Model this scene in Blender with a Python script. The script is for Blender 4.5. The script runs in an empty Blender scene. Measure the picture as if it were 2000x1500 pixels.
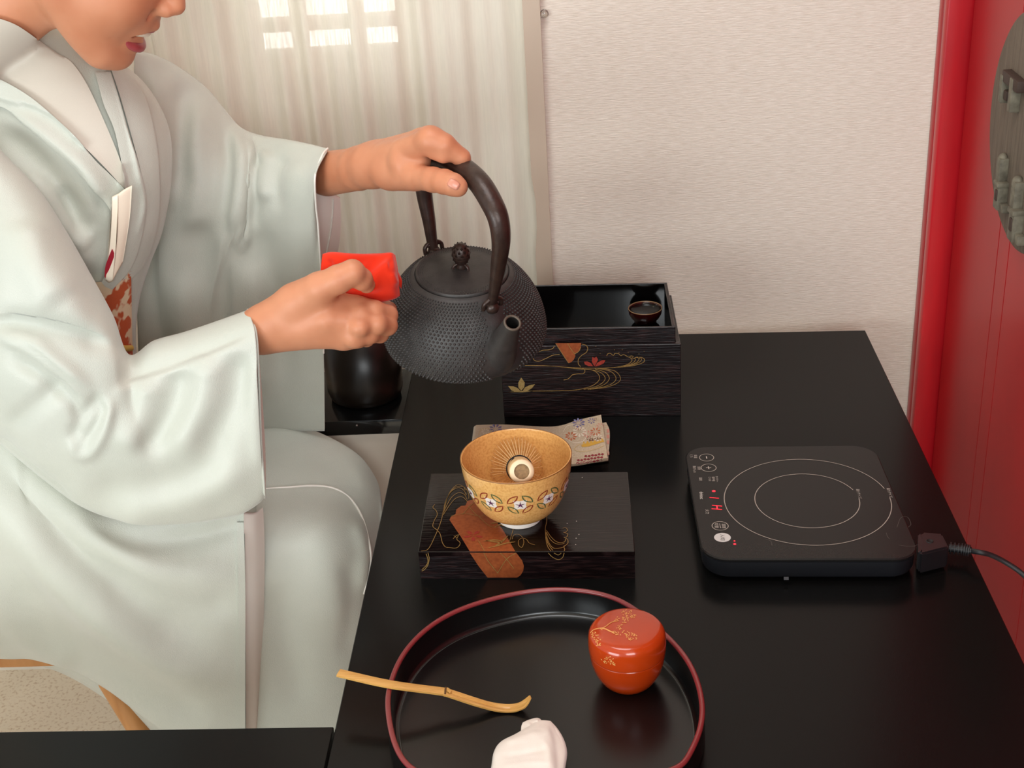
import bpy, bmesh, math, random
import numpy as np
from mathutils import Vector, Matrix
from mathutils.bvhtree import BVHTree
random.seed(5); RNG = np.random.default_rng(5)
scn = bpy.context.scene
COL = scn.collection

# ------------------------------------------------------------------ camera
FPX = 2663.4857
PITCH, ROLL, YAW = 0.461568975, -0.0645372786, -0.0587875223
def cam_axes():
    cy, sy = math.cos(YAW), math.sin(YAW)
    f = np.array([sy*math.cos(PITCH), cy*math.cos(PITCH), -math.sin(PITCH)])
    r = np.array([cy, -sy, 0.0]); u = np.cross(r, f)
    c, s = math.cos(ROLL), math.sin(ROLL)
    return c*r+s*u, -s*r+c*u, f
CR, CU, CF = cam_axes()
CAM = np.array([0.0, 0.0, 1.55])
cd = bpy.data.cameras.new('camera'); co = bpy.data.objects.new('camera', cd); COL.objects.link(co)
cd.sensor_width = 36.0; cd.lens = FPX/2000*36.0; cd.clip_start = 0.02
M = Matrix(((CR[0], CU[0], -CF[0], CAM[0]), (CR[1], CU[1], -CF[1], CAM[1]), (CR[2], CU[2], -CF[2], CAM[2]), (0, 0, 0, 1)))
co.matrix_world = M
scn.camera = co

# ------------------------------------------------------------------ world, lights, exposure
scn.view_settings.view_transform = 'Standard'; scn.view_settings.look = 'None'
scn.view_settings.exposure = 0.72; scn.view_settings.gamma = 1.0
scn.view_settings.use_curve_mapping = False
w = bpy.data.worlds.new('overcast'); scn.world = w; w.use_nodes = True
w.node_tree.nodes['Background'].inputs[0].default_value = (0.92, 0.97, 1.0, 1)
w.node_tree.nodes['Background'].inputs[1].default_value = 0.40
def area_light(name, loc, target, sx, sy, power, col):
    l = bpy.data.lights.new(name, 'AREA'); l.shape = 'RECTANGLE'; l.size = sx; l.size_y = sy
    l.energy = power; l.color = col
    o = bpy.data.objects.new(name, l); COL.objects.link(o); o.location = loc
    d = Vector(target)-Vector(loc); o.rotation_euler = d.to_track_quat('-Z', 'Y').to_euler()
    return o
area_light('window_daylight_left', (-1.65, -0.95, 1.00), (-0.5, 1.4, 0.65), 1.4, 1.0, 26, (0.90, 0.98, 1.0))
area_light('window_daylight_front', (0.60, -1.5, 1.85), (0.0, 1.6, 0.9), 1.6, 0.9, 29, (0.93, 0.98, 1.0))
area_light('window_daylight_behind_curtain', (-0.62, 2.55, 1.55), (-0.62, 1.9, 1.45), 0.9, 1.2, 18, (1.0, 0.98, 0.93))
area_light('ceiling_lamp', (-0.2, 1.0, 2.36), (-0.2, 1.0, 0.0), 0.7, 0.7, 6.5, (0.95, 0.98, 1.0))

# ------------------------------------------------------------------ helpers
def ray(u, v): return CF*FPX+CR*(u-1000.0)-CU*(v-750.0)
YS = [1.0]
def P(u, v, y=None, z=None, x=None):
    """world point seen at photograph pixel (u,v) on the given plane"""
    d = ray(u, v)
    if y is not None: t = (y*YS[0]-CAM[1])/d[1]
    elif z is not None: t = (z-CAM[2])/d[2]
    else: t = (x-CAM[0])/d[0]
    return CAM+t*d
def PP(u, v, p0, n):
    d = ray(u, v); t = ((np.asarray(p0)-CAM)@np.asarray(n))/(d@np.asarray(n)); return CAM+t*d
def proj(A):
    q = np.asarray(A, float)-CAM; w_ = q@CF
    return np.stack([1000+FPX*(q@CR)/w_, 750-FPX*(q@CU)/w_], -1)
def cr(pts, n, closed=False):
    p = np.asarray(pts, float)
    if len(p) < 3 and not closed: 
        t = np.linspace(0, 1, n)[:, None]; return p[0]*(1-t)+p[-1]*t
    if closed: q = np.vstack([p[-1:], p, p[:2]])
    else: q = np.vstack([2*p[0]-p[1], p, 2*p[-1]-p[-2]])
    m = len(q)-3
    tt = np.linspace(0, m, n, endpoint=not closed); i = np.minimum(tt.astype(int), m-1); f = (tt-i)[:, None]
    a, b, c, d = q[i], q[i+1], q[i+2], q[i+3]
    return 0.5*((2*b)+(-a+c)*f+(2*a-5*b+4*c-d)*f**2+(-a+3*b-3*c+d)*f**3)
def srgb(h):
    h = h.lstrip('#'); c = [int(h[i:i+2], 16)/255 for i in (0, 2, 4)]
    return tuple(x/12.92 if x <= .04045 else ((x+.055)/1.055)**2.4 for x in c)+(1.0,)

def mesh_obj(name, V, F, mat=None, parent=None, smooth=True, auto=None):
    me = bpy.data.meshes.new(name)
    me.from_pydata([tuple(map(float, v)) for v in V], [], [tuple(map(int, f)) for f in F])
    me.validate(); me.update()
    o = bpy.data.objects.new(name, me); COL.objects.link(o)
    if mat: me.materials.append(mat)
    if smooth: me.polygons.foreach_set('use_smooth', [True]*len(me.polygons))
    if auto is not None: me.set_sharp_from_angle(angle=math.radians(auto))
    if parent: o.parent = parent
    return o
def bm_obj(name, bm, mat=None, parent=None, smooth=False, auto=None):
    bmesh.ops.recalc_face_normals(bm, faces=bm.faces)
    me = bpy.data.meshes.new(name); bm.to_mesh(me); bm.free()
    o = bpy.data.objects.new(name, me); COL.objects.link(o)
    if mat: me.materials.append(mat)
    if smooth: me.polygons.foreach_set('use_smooth', [True]*len(me.polygons))
    if auto is not None: me.set_sharp_from_angle(angle=math.radians(auto))
    if parent: o.parent = parent
    return o
def tag(o, label, cat, group=None):
    o['label'] = label; o['category'] = cat
    if group: o['group'] = group
    return o
def thing(name, loc, label, cat, group=None):
    o = bpy.data.objects.new(name, None); COL.objects.link(o); o.empty_display_size = .03
    o.location = [float(c) for c in loc]; THINGS.append(o)
    return tag(o, label, cat, group)
THINGS = []
def keep_world(parent):
    """meshes are written in world coordinates: cancel the Empty's own location"""
    inv = Matrix.Translation(-parent.location)
    def fix(o):
        for ch in o.children:
            if not ch.get('_fixed'):
                ch.matrix_parent_inverse = inv if o is parent else Matrix.Identity(4); ch['_fixed'] = 1
            fix(ch)
    fix(parent)
def struct(o): o['kind'] = 'structure'; return o

def box_bm(bm, c, ex, ey, sx, sy, z0, z1, bev=0.0, seg=2):
    """box with half axes along ex/ey (2D unit), full sizes sx, sy"""
    vs = []
    for z in (z0, z1):
        for a, b in ((-1, -1), (1, -1), (1, 1), (-1, 1)):
            vs.append(bm.verts.new((c[0]+a*sx/2*ex[0]+b*sy/2*ey[0], c[1]+a*sx/2*ex[1]+b*sy/2*ey[1], z)))
    fs = [bm.faces.new([vs[i] for i in q]) for q in ((3, 2, 1, 0), (4, 5, 6, 7), (0, 1, 5, 4), (1, 2, 6, 5), (2, 3, 7, 6), (3, 0, 4, 7))]
    if bev:
        es = list({e for f in fs for e in f.edges})
        bmesh.ops.bevel(bm, geom=es, offset=bev, segments=seg, profile=.5, affect='EDGES')
def box(name, c, sx, sy, z0, z1, mat, parent=None, ang=0.0, bev=0.0, seg=2):
    bm = bmesh.new(); ex = (math.cos(ang), math.sin(ang)); ey = (-math.sin(ang), math.cos(ang))
    box_bm(bm, c, ex, ey, sx, sy, z0, z1, bev, seg)
    return bm_obj(name, bm, mat, parent, smooth=bev > 0, auto=40 if bev > 0 else None)
def grid_faces(nu, nv, closed_u=False, closed_v=False, off=0):
    F = []
    for i in range(nu if closed_u else nu-1):
        for j in range(nv if closed_v else nv-1):
            a = i*nv+j; b = ((i+1) % nu)*nv+j; c = ((i+1) % nu)*nv+(j+1) % nv; d = i*nv+(j+1) % nv
            F.append((off+a, off+b, off+c, off+d))
    return F
def lathe(name, prof, origin, mat, parent=None, axes=None, n=64, auto=None, a0=0.0, cap=True):
    s, q, k = axes if axes is not None else (np.array([1., 0, 0]), np.array([0, 1., 0]), np.array([0, 0, 1.]))
    o = np.asarray(origin, float); V = []
    for t in np.arange(n)/n*2*math.pi:
        d = math.cos(t)*s+math.sin(t)*q
        for r, z in prof: V.append(o+d*r+k*z)
    F = grid_faces(n, len(prof), closed_u=True)
    ob = mesh_obj(name, V, F, mat, parent, auto=auto)
    bm = bmesh.new(); bm.from_mesh(ob.data); bmesh.ops.remove_doubles(bm, verts=bm.verts, dist=1e-6)
    bmesh.ops.recalc_face_normals(bm, faces=bm.faces); bm.to_mesh(ob.data); bm.free()
    ob.data.polygons.foreach_set('use_smooth', [True]*len(ob.data.polygons))
    if auto is not None: ob.data.set_sharp_from_angle(angle=math.radians(auto))
    return ob
def tube(name, pts, rad, mat, parent=None, n=12, m=None, cap=True, flat=None):
    """swept tube; rad scalar or per control point; flat = (normal, ratio) for an elliptical section"""
    p = np.asarray(pts, float); m = m or len(p)*6
    C = cr(p, m) if m > len(p) or len(p) > 2 else p
    r = np.full(len(p), rad) if np.isscalar(rad) else np.asarray(rad, float)
    R_ = cr(np.stack([r, r, r], 1), len(C))[:, 0]
    T = np.gradient(C, axis=0); T /= np.linalg.norm(T, axis=1)[:, None]+1e-12
    up = np.array([0, 0, 1.]) if flat is None else np.asarray(flat[0], float)
    if flat is None and abs(T[0]@up) > .9: up = np.array([0, 1., 0])
    V = []; a = up
    for i in range(len(C)):
        a = (up if flat is not None else a); a = a-(a@T[i])*T[i]; a /= np.linalg.norm(a)+1e-12
        b = np.cross(T[i], a); k = 1.0 if flat is None else flat[1]
        for t in np.arange(n)/n*2*math.pi: V.append(C[i]+R_[i]*(math.cos(t)*a*k+math.sin(t)*b))
    F = grid_faces(len(C), n, closed_v=True)
    if cap: F += [tuple(range(n))[::-1], tuple(range((len(C)-1)*n, len(C)*n))]
    ob = mesh_obj(name, V, F, mat, parent, auto=60)
    bm = bmesh.new(); bm.from_mesh(ob.data); bmesh.ops.recalc_face_normals(bm, faces=bm.faces); bm.to_mesh(ob.data); bm.free()
    return ob

class Flat:
    """thin inlay: ribbons and filled shapes a fraction of a millimetre proud of a surface"""
    def __init__(s): s.V = []; s.F = []
    def ribbon(s, pts, n, wdt, eps=.0003, smooth=8, closed=False, taper=False):
        p = np.asarray(pts, float)
        C = cr(p, len(p)*smooth, closed) if smooth > 1 else p
        nn = np.asarray(n, float); nn = np.tile(nn, (len(C), 1)) if nn.ndim == 1 else (nn if len(nn) == len(C) else cr(nn, len(C), closed))
        if closed: T = np.roll(C, -1, 0)-np.roll(C, 1, 0)
        else: T = np.gradient(C, axis=0)
        S = np.cross(nn, T); S /= np.linalg.norm(S, axis=1)[:, None]+1e-12
        wv = np.full(len(C), wdt/2)
        if taper: wv *= np.sin(np.linspace(.12, math.pi-.12, len(C)))**.6
        o = len(s.V)
        for i in range(len(C)): s.V += [C[i]+S[i]*wv[i]+nn[i]*eps, C[i]-S[i]*wv[i]+nn[i]*eps]
        k = len(C)
        for i in range(k if closed else k-1):
            j = (i+1) % k; s.F.append((o+2*i, o+2*i+1, o+2*j+1, o+2*j))
    def fill(s, pts, n, eps=.0003, smooth=1):
        p = np.asarray(pts, float); C = cr(p, len(p)*smooth, True) if smooth > 1 else p
        nn = np.asarray(n, float); o = len(s.V); c = C.mean(0)
        s.V += [q+nn*eps for q in C]; k = len(C)
        s.F.append(tuple(range(o, o+k)))
    def dot(s, c, n, r, eps=.0003):
        nn = np.asarray(n, float); a = np.cross(nn, [0.3, .9, .2]); a /= np.linalg.norm(a); b = np.cross(nn, a); o = len(s.V)
        s.V += [np.asarray(c)+nn*eps+r*(math.cos(t)*a+math.sin(t)*b) for t in np.arange(6)/6*2*math.pi]; s.F.append(tuple(range(o, o+6)))
    def build(s, name, mat, parent):
        return mesh_obj(name, s.V, s.F, mat, parent, smooth=False)

# ------------------------------------------------------------------ materials
def mat(name, col, rough=.5, metal=0.0, spec=.5, coat=0.0, coat_rough=.05, sheen=0.0, sss=0.0, noise=None, bump=None, emit=None, trans=0.0):
    """noise=(scale xyz, colour2, lo, hi, detail)  bump=(scale xyz, strength, distance, detail)"""
    m = bpy.data.materials.new(name); m.use_nodes = True; nt = m.node_tree; b = nt.nodes['Principled BSDF']
    c = srgb(col) if isinstance(col, str) else col
    b.inputs['Base Color'].default_value = c; b.inputs['Roughness'].default_value = rough; b.inputs['Metallic'].default_value = metal
    b.inputs['Specular IOR Level'].default_value = spec; b.inputs['Coat Weight'].default_value = coat; b.inputs['Coat Roughness'].default_value = coat_rough
    b.inputs['Sheen Weight'].default_value = sheen
    if sss: b.inputs['Subsurface Weight'].default_value = sss; b.inputs['Subsurface Radius'].default_value = (.009, .0035, .0018); b.inputs['Subsurface Scale'].default_value = .6
    tc = nt.nodes.new('ShaderNodeTexCoord')
    def tex(sc, det):
        mp = nt.nodes.new('ShaderNodeMapping'); mp.inputs['Scale'].default_value = sc
        nt.links.new(tc.outputs['Object'], mp.inputs['Vector'])
        n = nt.nodes.new('ShaderNodeTexNoise'); n.inputs['Scale'].default_value = 1.0; n.inputs['Detail'].default_value = det
        nt.links.new(mp.outputs['Vector'], n.inputs['Vector']); return n
    if noise:
        sc, c2, lo, hi, det = noise; n = tex(sc, det)
        rp = nt.nodes.new('ShaderNodeValToRGB'); rp.color_ramp.elements[0].position = lo; rp.color_ramp.elements[1].position = hi
        rp.color_ramp.elements[0].color = c; rp.color_ramp.elements[1].color = srgb(c2) if isinstance(c2, str) else c2
        nt.links.new(n.outputs['Fac'], rp.inputs['Fac']); nt.links.new(rp.outputs['Color'], b.inputs['Base Color'])
    if bump:
        sc, st, dist, det = bump; n = tex(sc, det); bp = nt.nodes.new('ShaderNodeBump')
        bp.inputs['Strength'].default_value = st; bp.inputs['Distance'].default_value = dist
        nt.links.new(n.outputs['Fac'], bp.inputs['Height']); nt.links.new(bp.outputs['Normal'], b.inputs['Normal'])
    if emit: b.inputs['Emission Color'].default_value = srgb(emit[0]); b.inputs['Emission Strength'].default_value = emit[1]
    if trans: b.inputs['Transmission Weight'].default_value = trans
    return m
A3 = math.radians(-3.03)          # the table furniture stands turned by three degrees
EX = (math.cos(A3), math.sin(A3)); EY = (-math.sin(A3), math.cos(A3))
TZ = 0.70

# ------------------------------------------------------------------ the room
YW, XR = 1.900, 0.512
m_wallpaper = mat('wallpaper', '#e7ddd0', .85, spec=.2, noise=((60, 60, 500), '#dcd0c1', .35, .65, 3), bump=((90, 90, 560), .55, .0016, 2))
m_trim = mat('painted_wood', '#c5b3a0', .6, noise=((6, 6, 3), '#bcaa96', .3, .7, 3))
m_floor = mat('speckled_floor', '#f0e2cc', .55, noise=((160, 160, 160), '#cdb497', .52, .75, 2))
m_ceil = mat('ceiling_paint', '#e6ddd0', .9)
m_redA = mat('red_paint', '#ae161b', .33, spec=.32, noise=((40, 6, 3), '#9c1217', .3, .7, 4), bump=((70, 10, 4), .12, .002, 3))
m_redB = mat('red_post_paint', '#b3121c', .32, noise=((30, 30, 4), '#9c0d17', .3, .7, 3))
bm = bmesh.new(); box_bm(bm, (-.3, 0.6), (1, 0), (0, 1), 4.6, 5.0, -.06, 0.0); struct(bm_obj('floor', bm, m_floor))
bm = bmesh.new(); box_bm(bm, (-.3, 0.6), (1, 0), (0, 1), 4.6, 5.0, 2.42, 2.48); struct(bm_obj('ceiling', bm, m_ceil))
# back wall: the wallpapered half right of the strip, and the window half left of it
xs0 = P(1020, 200, y=YW)[0]
strip = [P(u, v, y=YW-.012) for u, v in ((1020, 0), (1053, 0), (1083, 550), (1047, 550))]
ztop = 2.42
def strip_x(z, side):
    a, b = (strip[0], strip[3]) if side == 0 else (strip[1], strip[2])
    t = (z-a[2])/(b[2]-a[2]); return a[0]+t*(b[0]-a[0])
xw0 = strip_x(1.2, 1)
bm = bmesh.new(); box_bm(bm, ((xw0+XR+.06)/2, YW+.04), (1, 0), (0, 1), XR+.06-xw0, .08, 0, ztop); struct(bm_obj('wall_back', bm, m_wallpaper))
# strip (a pillar edge), slightly chipped on its curtain side
bm = bmesh.new(); zs = np.linspace(0, ztop, 60); V = []
for z in zs:
    ch = .0016*max(0, math.sin(z*37)+.6*math.sin(z*91)-.9)+(.004 if .86 < z < .93 else 0)
    V.append((strip_x(1.1, 0)+ch, z))
xr_ = strip_x(1.1, 1)
vf = [[bm.verts.new((x, YW-.012, z)), bm.verts.new((xr_, YW-.012, z)), bm.verts.new((x, YW+.08, z)), bm.verts.new((xr_, YW+.08, z))] for x, z in V]
for a, b in zip(vf[:-1], vf[1:]):
    for i, j in ((0, 1), (1, 3), (3, 2), (2, 0)): bm.faces.new((a[i], a[j], b[j], b[i]))
bm.faces.new(vf[0]); bm.faces.new(vf[-1])
struct(bm_obj('trim_1', bm, m_trim))
# left part of the back wall with the window opening
YC = 1.905                                 # curtain plane
wz0 = P(650, 114, y=YW+.12)[2]; wx0 = P(470, 60, y=YW+.12)[0]; wx1 = P(812, 60, y=YW+.12)[0]
xl = strip_x(1.1, 0); wz1 = 2.0
bm = bmesh.new()
def wb(x0, x1, z0, z1): box_bm(bm, ((x0+x1)/2, YW+.14), (1, 0), (0, 1), x1-x0, .08, z0, z1)
wb(-2.6, wx0, 0, ztop); wb(wx1, xl, 0, ztop); wb(wx0, wx1, 0, wz0); wb(wx0, wx1, wz1, ztop)
struct(bm_obj('wall_back_left', bm, mat('plaster', '#e8e0d2', .9)))
m_wfr = mat('window_frame_paint', '#cfc8bb', .5); m_glass = mat('window_glass', '#f4f8f8', .02, trans=1.0)
bm = bmesh.new()
for a, b in ((wx0, wx0+.025), (wx1-.025, wx1)): box_bm(bm, ((a+b)/2, YW+.13), (1, 0), (0, 1), b-a, .05, wz0, wz1)
for a, b in ((wz0, wz0+.012), (wz1-.03, wz1)): box_bm(bm, ((wx0+wx1)/2, YW+.13), (1, 0), (0, 1), wx1-wx0-.05, .05, a, b)
win = struct(bm_obj('window_1', bm, m_wfr))
nx = 3
for i in range(1, nx):
    x = wx0+(wx1-wx0)*i/nx; box('muntin', (x, YW+.13), .02, .03, wz0+.012, wz1-.03, m_wfr, win)
zh = P(650, 42, y=YW+.13)[2]
for z in (zh, zh+.32): box('muntin', ((wx0+wx1)/2, YW+.13), wx1-wx0-.05, .034, z-.008, z+.008, m_wfr, win)
box('pane', ((wx0+wx1)/2, YW+.145), wx1-wx0-.04, .003, wz0+.01, wz1-.02, m_glass, win)

# red plank wall with its corner post
yp = [P(u, 0, x=XR)[1] for u in (1849, 1866, 1884)]
m_gap = mat('dark_joint', '#2a0506', .8)
bm = bmesh.new(); box_bm(bm, (XR+.075, .8), (1, 0), (0, 1), .09, 2.4, 0, ztop); wr = struct(bm_obj('wall_right', bm, m_gap))
ya, yb, yc = YW, YW-.022, YW-.046
box('corner_bead', (XR+.01, (ya+yb)/2), .044, ya-yb-.001, 0, ztop, m_redB, wr, bev=.004)
box('corner_post', (XR+.013, (yb+yc)/2), .05, yb-yc-.0015, 0, ztop, mat('red_post_bright', '#c41722', .3, noise=((30, 30, 4), '#a9121c', .3, .7, 3)), wr, bev=.005)
yj = [P(1950, 520, x=XR+.024)[1], P(1972, 520, x=XR+.024)[1]]
ys = [yc-.004, yj[0], yj[1]]+[yj[1]-.19*k for k in range(1, 6)]
for a, b in zip(ys[:-1], ys[1:]):
    box('plank', (XR+.036, (a+b)/2), .03, a-b-.0012, 0, ztop, m_redA, wr, bev=.0008, seg=1)
XF = XR+.021                               # face of the planks

# ------------------------------------------------------------------ curtain
def curtain():
    x0, x1 = -1.75, strip_x(1.1, 0)+.004
    n = 520; xs = np.linspace(x0, x1, n)
    folds = [(u, a) for u, a in ((345, 1.), (392, .6), (445, 1.1), (505, .5), (560, 1.2), (612, 1.3), (655, .6), (705, 1.1), (748, .7), (776, 1.5), (832, 1.), (872, .8), (906, 1.), (950, .6), (985, 1.2), (1010, .7))]
    fx = np.array([P(u, 200, y=YC)[0] for u, a in folds]); fa = np.array([a for u, a in folds])
    prof = np.zeros(n)
    for x, a in zip(fx, fa):
        s = (xs-x)/.011
        prof += a*(.0085*np.exp(-s**2)-.010*np.exp(-((s-1.9)/1.3)**2))
    lft = xs < fx[0]-.02
    prof[lft] += .012*np.sin((xs[lft]-fx[0])*95)
    zs = np.linspace(.30, 2.3, 60); V = []
    for z in zs:
        k = .75+.35*math.sin(z*2.1+.6)
        wob = .003*np.sin(xs*19+z*3.1)+.0022*np.sin(xs*53-z*5)
        sh = .004*math.sin(z*2.3)
        for i in range(n): V.append((xs[i]+sh, YC-prof[i]*k+wob[i], z))
    m = bpy.data.materials.new('sheer_curtain'); m.use_nodes = True; nt = m.node_tree; nt.nodes.clear()
    N = nt.nodes.new; L = nt.links.new
    out = N('ShaderNodeOutputMaterial'); d = N('ShaderNodeBsdfDiffuse'); t = N('ShaderNodeBsdfTranslucent'); tr = N('ShaderNodeBsdfTransparent')
    d.inputs['Color'].default_value = srgb('#f4eee0'); t.inputs['Color'].default_value = srgb('#f4eddd')
    m1 = N('ShaderNodeMixShader'); m1.inputs[0].default_value = .28; m2 = N('ShaderNodeMixShader')
    L(d.outputs[0], m1.inputs[1]); L(t.outputs[0], m1.inputs[2]); L(m1.outputs[0], m2.inputs[1]); L(tr.outputs[0], m2.inputs[2])
    tc = N('ShaderNodeTexCoord'); mp = N('ShaderNodeMapping'); mp.inputs['Scale'].default_value = (420, 1, 26); nz = N('ShaderNodeTexNoise'); nz.inputs['Scale'].default_value = 1; nz.inputs['Detail'].default_value = 2
    L(tc.outputs['Object'], mp.inputs['Vector']); L(mp.outputs['Vector'], nz.inputs['Vector'])
    mr = N('ShaderNodeMapRange'); mr.inputs['From Min'].default_value = .35; mr.inputs['From Max'].default_value = .7; mr.inputs['To Min'].default_value = .02; mr.inputs['To Max'].default_value = .07
    L(nz.outputs['Fac'], mr.inputs['Value']); L(mr.outputs['Result'], m2.inputs[0]); L(m2.outputs[0], out.inputs['Surface'])
    o = mesh_obj('curtain', V, grid_faces(len(zs), n), m)
    tag(o, 'sheer off-white pleated curtain hanging over the window behind the person', 'curtain')
curtain()

# clear push pin in the wallpaper
c = P(1063, 26, y=YW); t = thing('push_pin', c, 'tiny clear plastic push pin in the wallpaper beside the beige strip', 'push pin')
axp = (np.array([1., 0, 0]), np.array([0, 0, 1.]), np.array([0, -1., 0]))
m_clear = mat('clear_plastic', '#efe6da', .08, trans=.8)
lathe('head', [(0, .0095), (.0035, .0095), (.0048, .0085), (.0036, .0062), (.0028, .004), (.0042, .0022), (.0058, .0012), (.0058, .0004), (0, .0003)], c, m_clear, t, axp, 20)
lathe('needle', [(0, .001), (.0007, .0008), (.0006, -.006), (0, -.007)], c, mat('steel', '#b8b8b8', .25, metal=1), t, axp, 8)
keep_world(t)

# ------------------------------------------------------------------ round wooden plaque with carved relief
def plaque():
    pts = [P(u, v, x=XF-.006)[1:] for u, v in ((1940, 250), (1999, 35), (1999, 500), (1950, 130), (1955, 400))]
    A = np.array([[2*a, 2*b, 1] for a, b in pts]); s = np.linalg.lstsq(A, np.array([a*a+b*b for a, b in pts]), rcond=None)[0]
    cy, cz = s[0], s[1]; r = math.sqrt(s[2]+cy*cy+cz*cz)
    m_w = mat('weathered_plaque_wood', '#6e6152', .75, noise=((40, 160, 14), '#574b3e', .3, .7, 5), bump=((40, 200, 18), .5, .003, 4))
    m_c = mat('carved_relief', '#77705f', .7, noise=((90, 90, 90), '#575043', .3, .7, 3), bump=((150, 150, 150), .4, .002, 2))
    m_d = mat('dark_carving', '#3c2b22', .7)
    t = thing('round_plaque', (XF, cy, cz), 'round weathered brown wooden plaque with carved relief on the red wall', 'plaque')
    ax = (np.array([0, 1., 0]), np.array([0, 0, 1.]), np.array([-1., 0, 0]))
    lathe('disc', [(0, .0005), (r, .0005), (r+.0005, .004), (r, .009), (r-.004, .011), (0, .012)], (XF, cy, cz), m_w, t, ax, 96, auto=35)
    xf = XF-.012
    def blk(name, u, v, sy, sz, h, m, par=t, bev=.0016):
        q = P(u, v, x=xf); bm = bmesh.new()
        box_bm(bm, (xf-h/2+.001, q[1]), (1, 0), (0, 1), h+.002, sy, q[2]-sz/2, q[2]+sz/2, bev); return bm_obj(name, bm, m, par, smooth=True, auto=40)
    # roof bracket, upper part
    br = blk('bracket', 1988, 158, .060, .014, .010, m_d)
    blk('bracket_arm', 1971, 172, .010, .034, .011, m_c, br); blk('bracket_arm', 1990, 185, .012, .040, .011, m_c, br); blk('bracket_end', 1975, 186, .012, .012, .008, m_d, br)
    # two small standing lantern figures, lower part
    for (u, v, k) in ((1964, 300, 1.0), (1993, 345, 1.15)):
        f = blk('carved_figure', u, v+34*k, .014*k, .034*k, .010, m_c)
        q = P(u+1, v+12*k, x=xf)
        bm = bmesh.new(); bmesh.ops.create_uvsphere(bm, u_segments=14, v_segments=10, radius=.0075*k)
        for vv in bm.verts: vv.co = Vector((vv.co.x*.8+xf-.004, vv.co.y+q[1], vv.co.z*1.15+q[2]))
        bm_obj('head', bm, m_c, f, smooth=True)
        blk('belt', u+1, v+58*k, .019*k, .006*k, .013, m_c, f); blk('base', u-2, v+84*k, .017*k, .030*k, .011, m_c, f)
        blk('niche', u, v+80*k, .008*k, .014*k, .0128, m_d, f); blk('foot', u+3, v+106*k, .015*k, .010*k, .008, m_c, f)
    keep_world(t)
plaque()

# ------------------------------------------------------------------ tables
m_table = mat('black_table_laminate', '#0b0b0a', .22, spec=.15, noise=((300, 300, 300), '#0f0e0e', .4, .6, 2), bump=((900, 900, 900), .06, .0004, 1))
m_edge = mat('table_edge_band', '#3a3735', .4)
def slab_table(name, poly, label, cat, legs):
    c = np.mean(np.array(poly), 0); t = thing(name, (c[0], c[1], 0), label, cat)
    bm = bmesh.new(); vs = [bm.verts.new((x, y, TZ)) for x, y in poly]; f = bm.faces.new(vs)
    r = bmesh.ops.extrude_face_region(bm, geom=[f])
    for v in r['geom']:
        if isinstance(v, bmesh.types.BMVert): v.co.z -= .028
    bmesh.ops.bevel(bm, geom=[e for e in bm.edges], offset=.0008, segments=1, affect='EDGES')
    bm_obj('table_top', bm, m_table, t)
    for x, y in legs: box('leg', (x, y), .045, .045, 0, TZ-.028, m_edge, t, bev=.003)
    keep_world(t); return t
yL = lambda x: 1.8513+(x-.1467)*(1.838-1.8513)/(.4147-.1467)
TL = -.2458
slab_table('tea_table', [(TL+.0003, .35), (.4075, .35), (.4147, 1.838), (TL, yL(TL))], 'long black tea table carrying the cooktop, lacquer boxes and tray', 'table',
           [(TL+.05, .42), (.36, .42), (.36, 1.77), (TL+.05, 1.80)])
slab_table('side_table', [(-1.25, .35), (TL-.0016, .35), (TL-.0016, .998), (-1.25, 1.012)], 'second black table at the lower left, butted against the tea table', 'table',
           [(-1.2, .42), (-.30, .42), (-.30, .93), (-1.2, .94)])

# ------------------------------------------------------------------ lacquer
m_lac = mat('black_grain_lacquer', '#12090a', .28, spec=.3, coat=.1, coat_rough=.15, noise=((45, 45, 520), '#33201f', .50, .72, 4), bump=((40, 40, 480), .6, .0014, 4))
m_lac_top = mat('black_grain_lacquer_top', '#0e0707', .11, spec=.36, coat=.0, coat_rough=.04, noise=((26, 420, 30), '#281a1a', .55, .75, 4), bump=((22, 400, 30), .22, .0010, 4))
m_lac_in = mat('black_gloss_lacquer', '#070606', .10, spec=.5, coat=.5, coat_rough=.04)
m_gold = mat('gold_powder_lacquer', '#a9854c', .42, metal=.35, noise=((400, 400, 400), '#8c6a38', .3, .7, 2))
m_copper = mat('copper_powder_lacquer', '#8d4421', .40, metal=.3, coat=.25, noise=((260, 260, 260), '#a5562c', .3, .7, 3))
m_copper2 = mat('dark_red_lacquer', '#9c3020', .45, noise=((300, 300, 300), '#7f2318', .3, .7, 2))
m_goldleaf = mat('pale_gold_lacquer', '#a98d55', .45, metal=.3, noise=((500, 500, 500), '#8f7340', .3, .7, 2))

# the tiered lacquer box at the back
BFL, BFR = P(985, 815, z=TZ), P(1330, 812, z=TZ)
bx = (BFR-BFL)[:2]; BW = np.linalg.norm(bx); bx = bx/BW; by = np.array([0., 1.]); BD = .162
bang = math.atan2(bx[1], bx[0]); ZB, ZR = .8041, .8256
bc = BFL[:2]+bx*BW/2+by*BD/2
t = thing('lacquer_box', (bc[0], bc[1], TZ), 'tall black lacquer box with inset open tray top and gold stream motif', 'box')
def wall_ring(bm, c, sx, sy, th, z0, z1, floor):
    for s in (-1, 1):
        box_bm(bm, c+by*s*(sy/2-th/2), bx, by, sx, th, z0, z1, .0006, 1)
        box_bm(bm, c+bx*s*(sx/2-th/2), bx, by, th, sy-2*th, z0, z1, .0006, 1)
    box_bm(bm, c, bx, by, sx-2*th, sy-2*th, floor, floor+.004)
bm = bmesh.new(); wall_ring(bm, bc, BW, BD, .006, TZ, ZB, TZ+.002); body = bm_obj('box_body', bm, m_lac, t)
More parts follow.
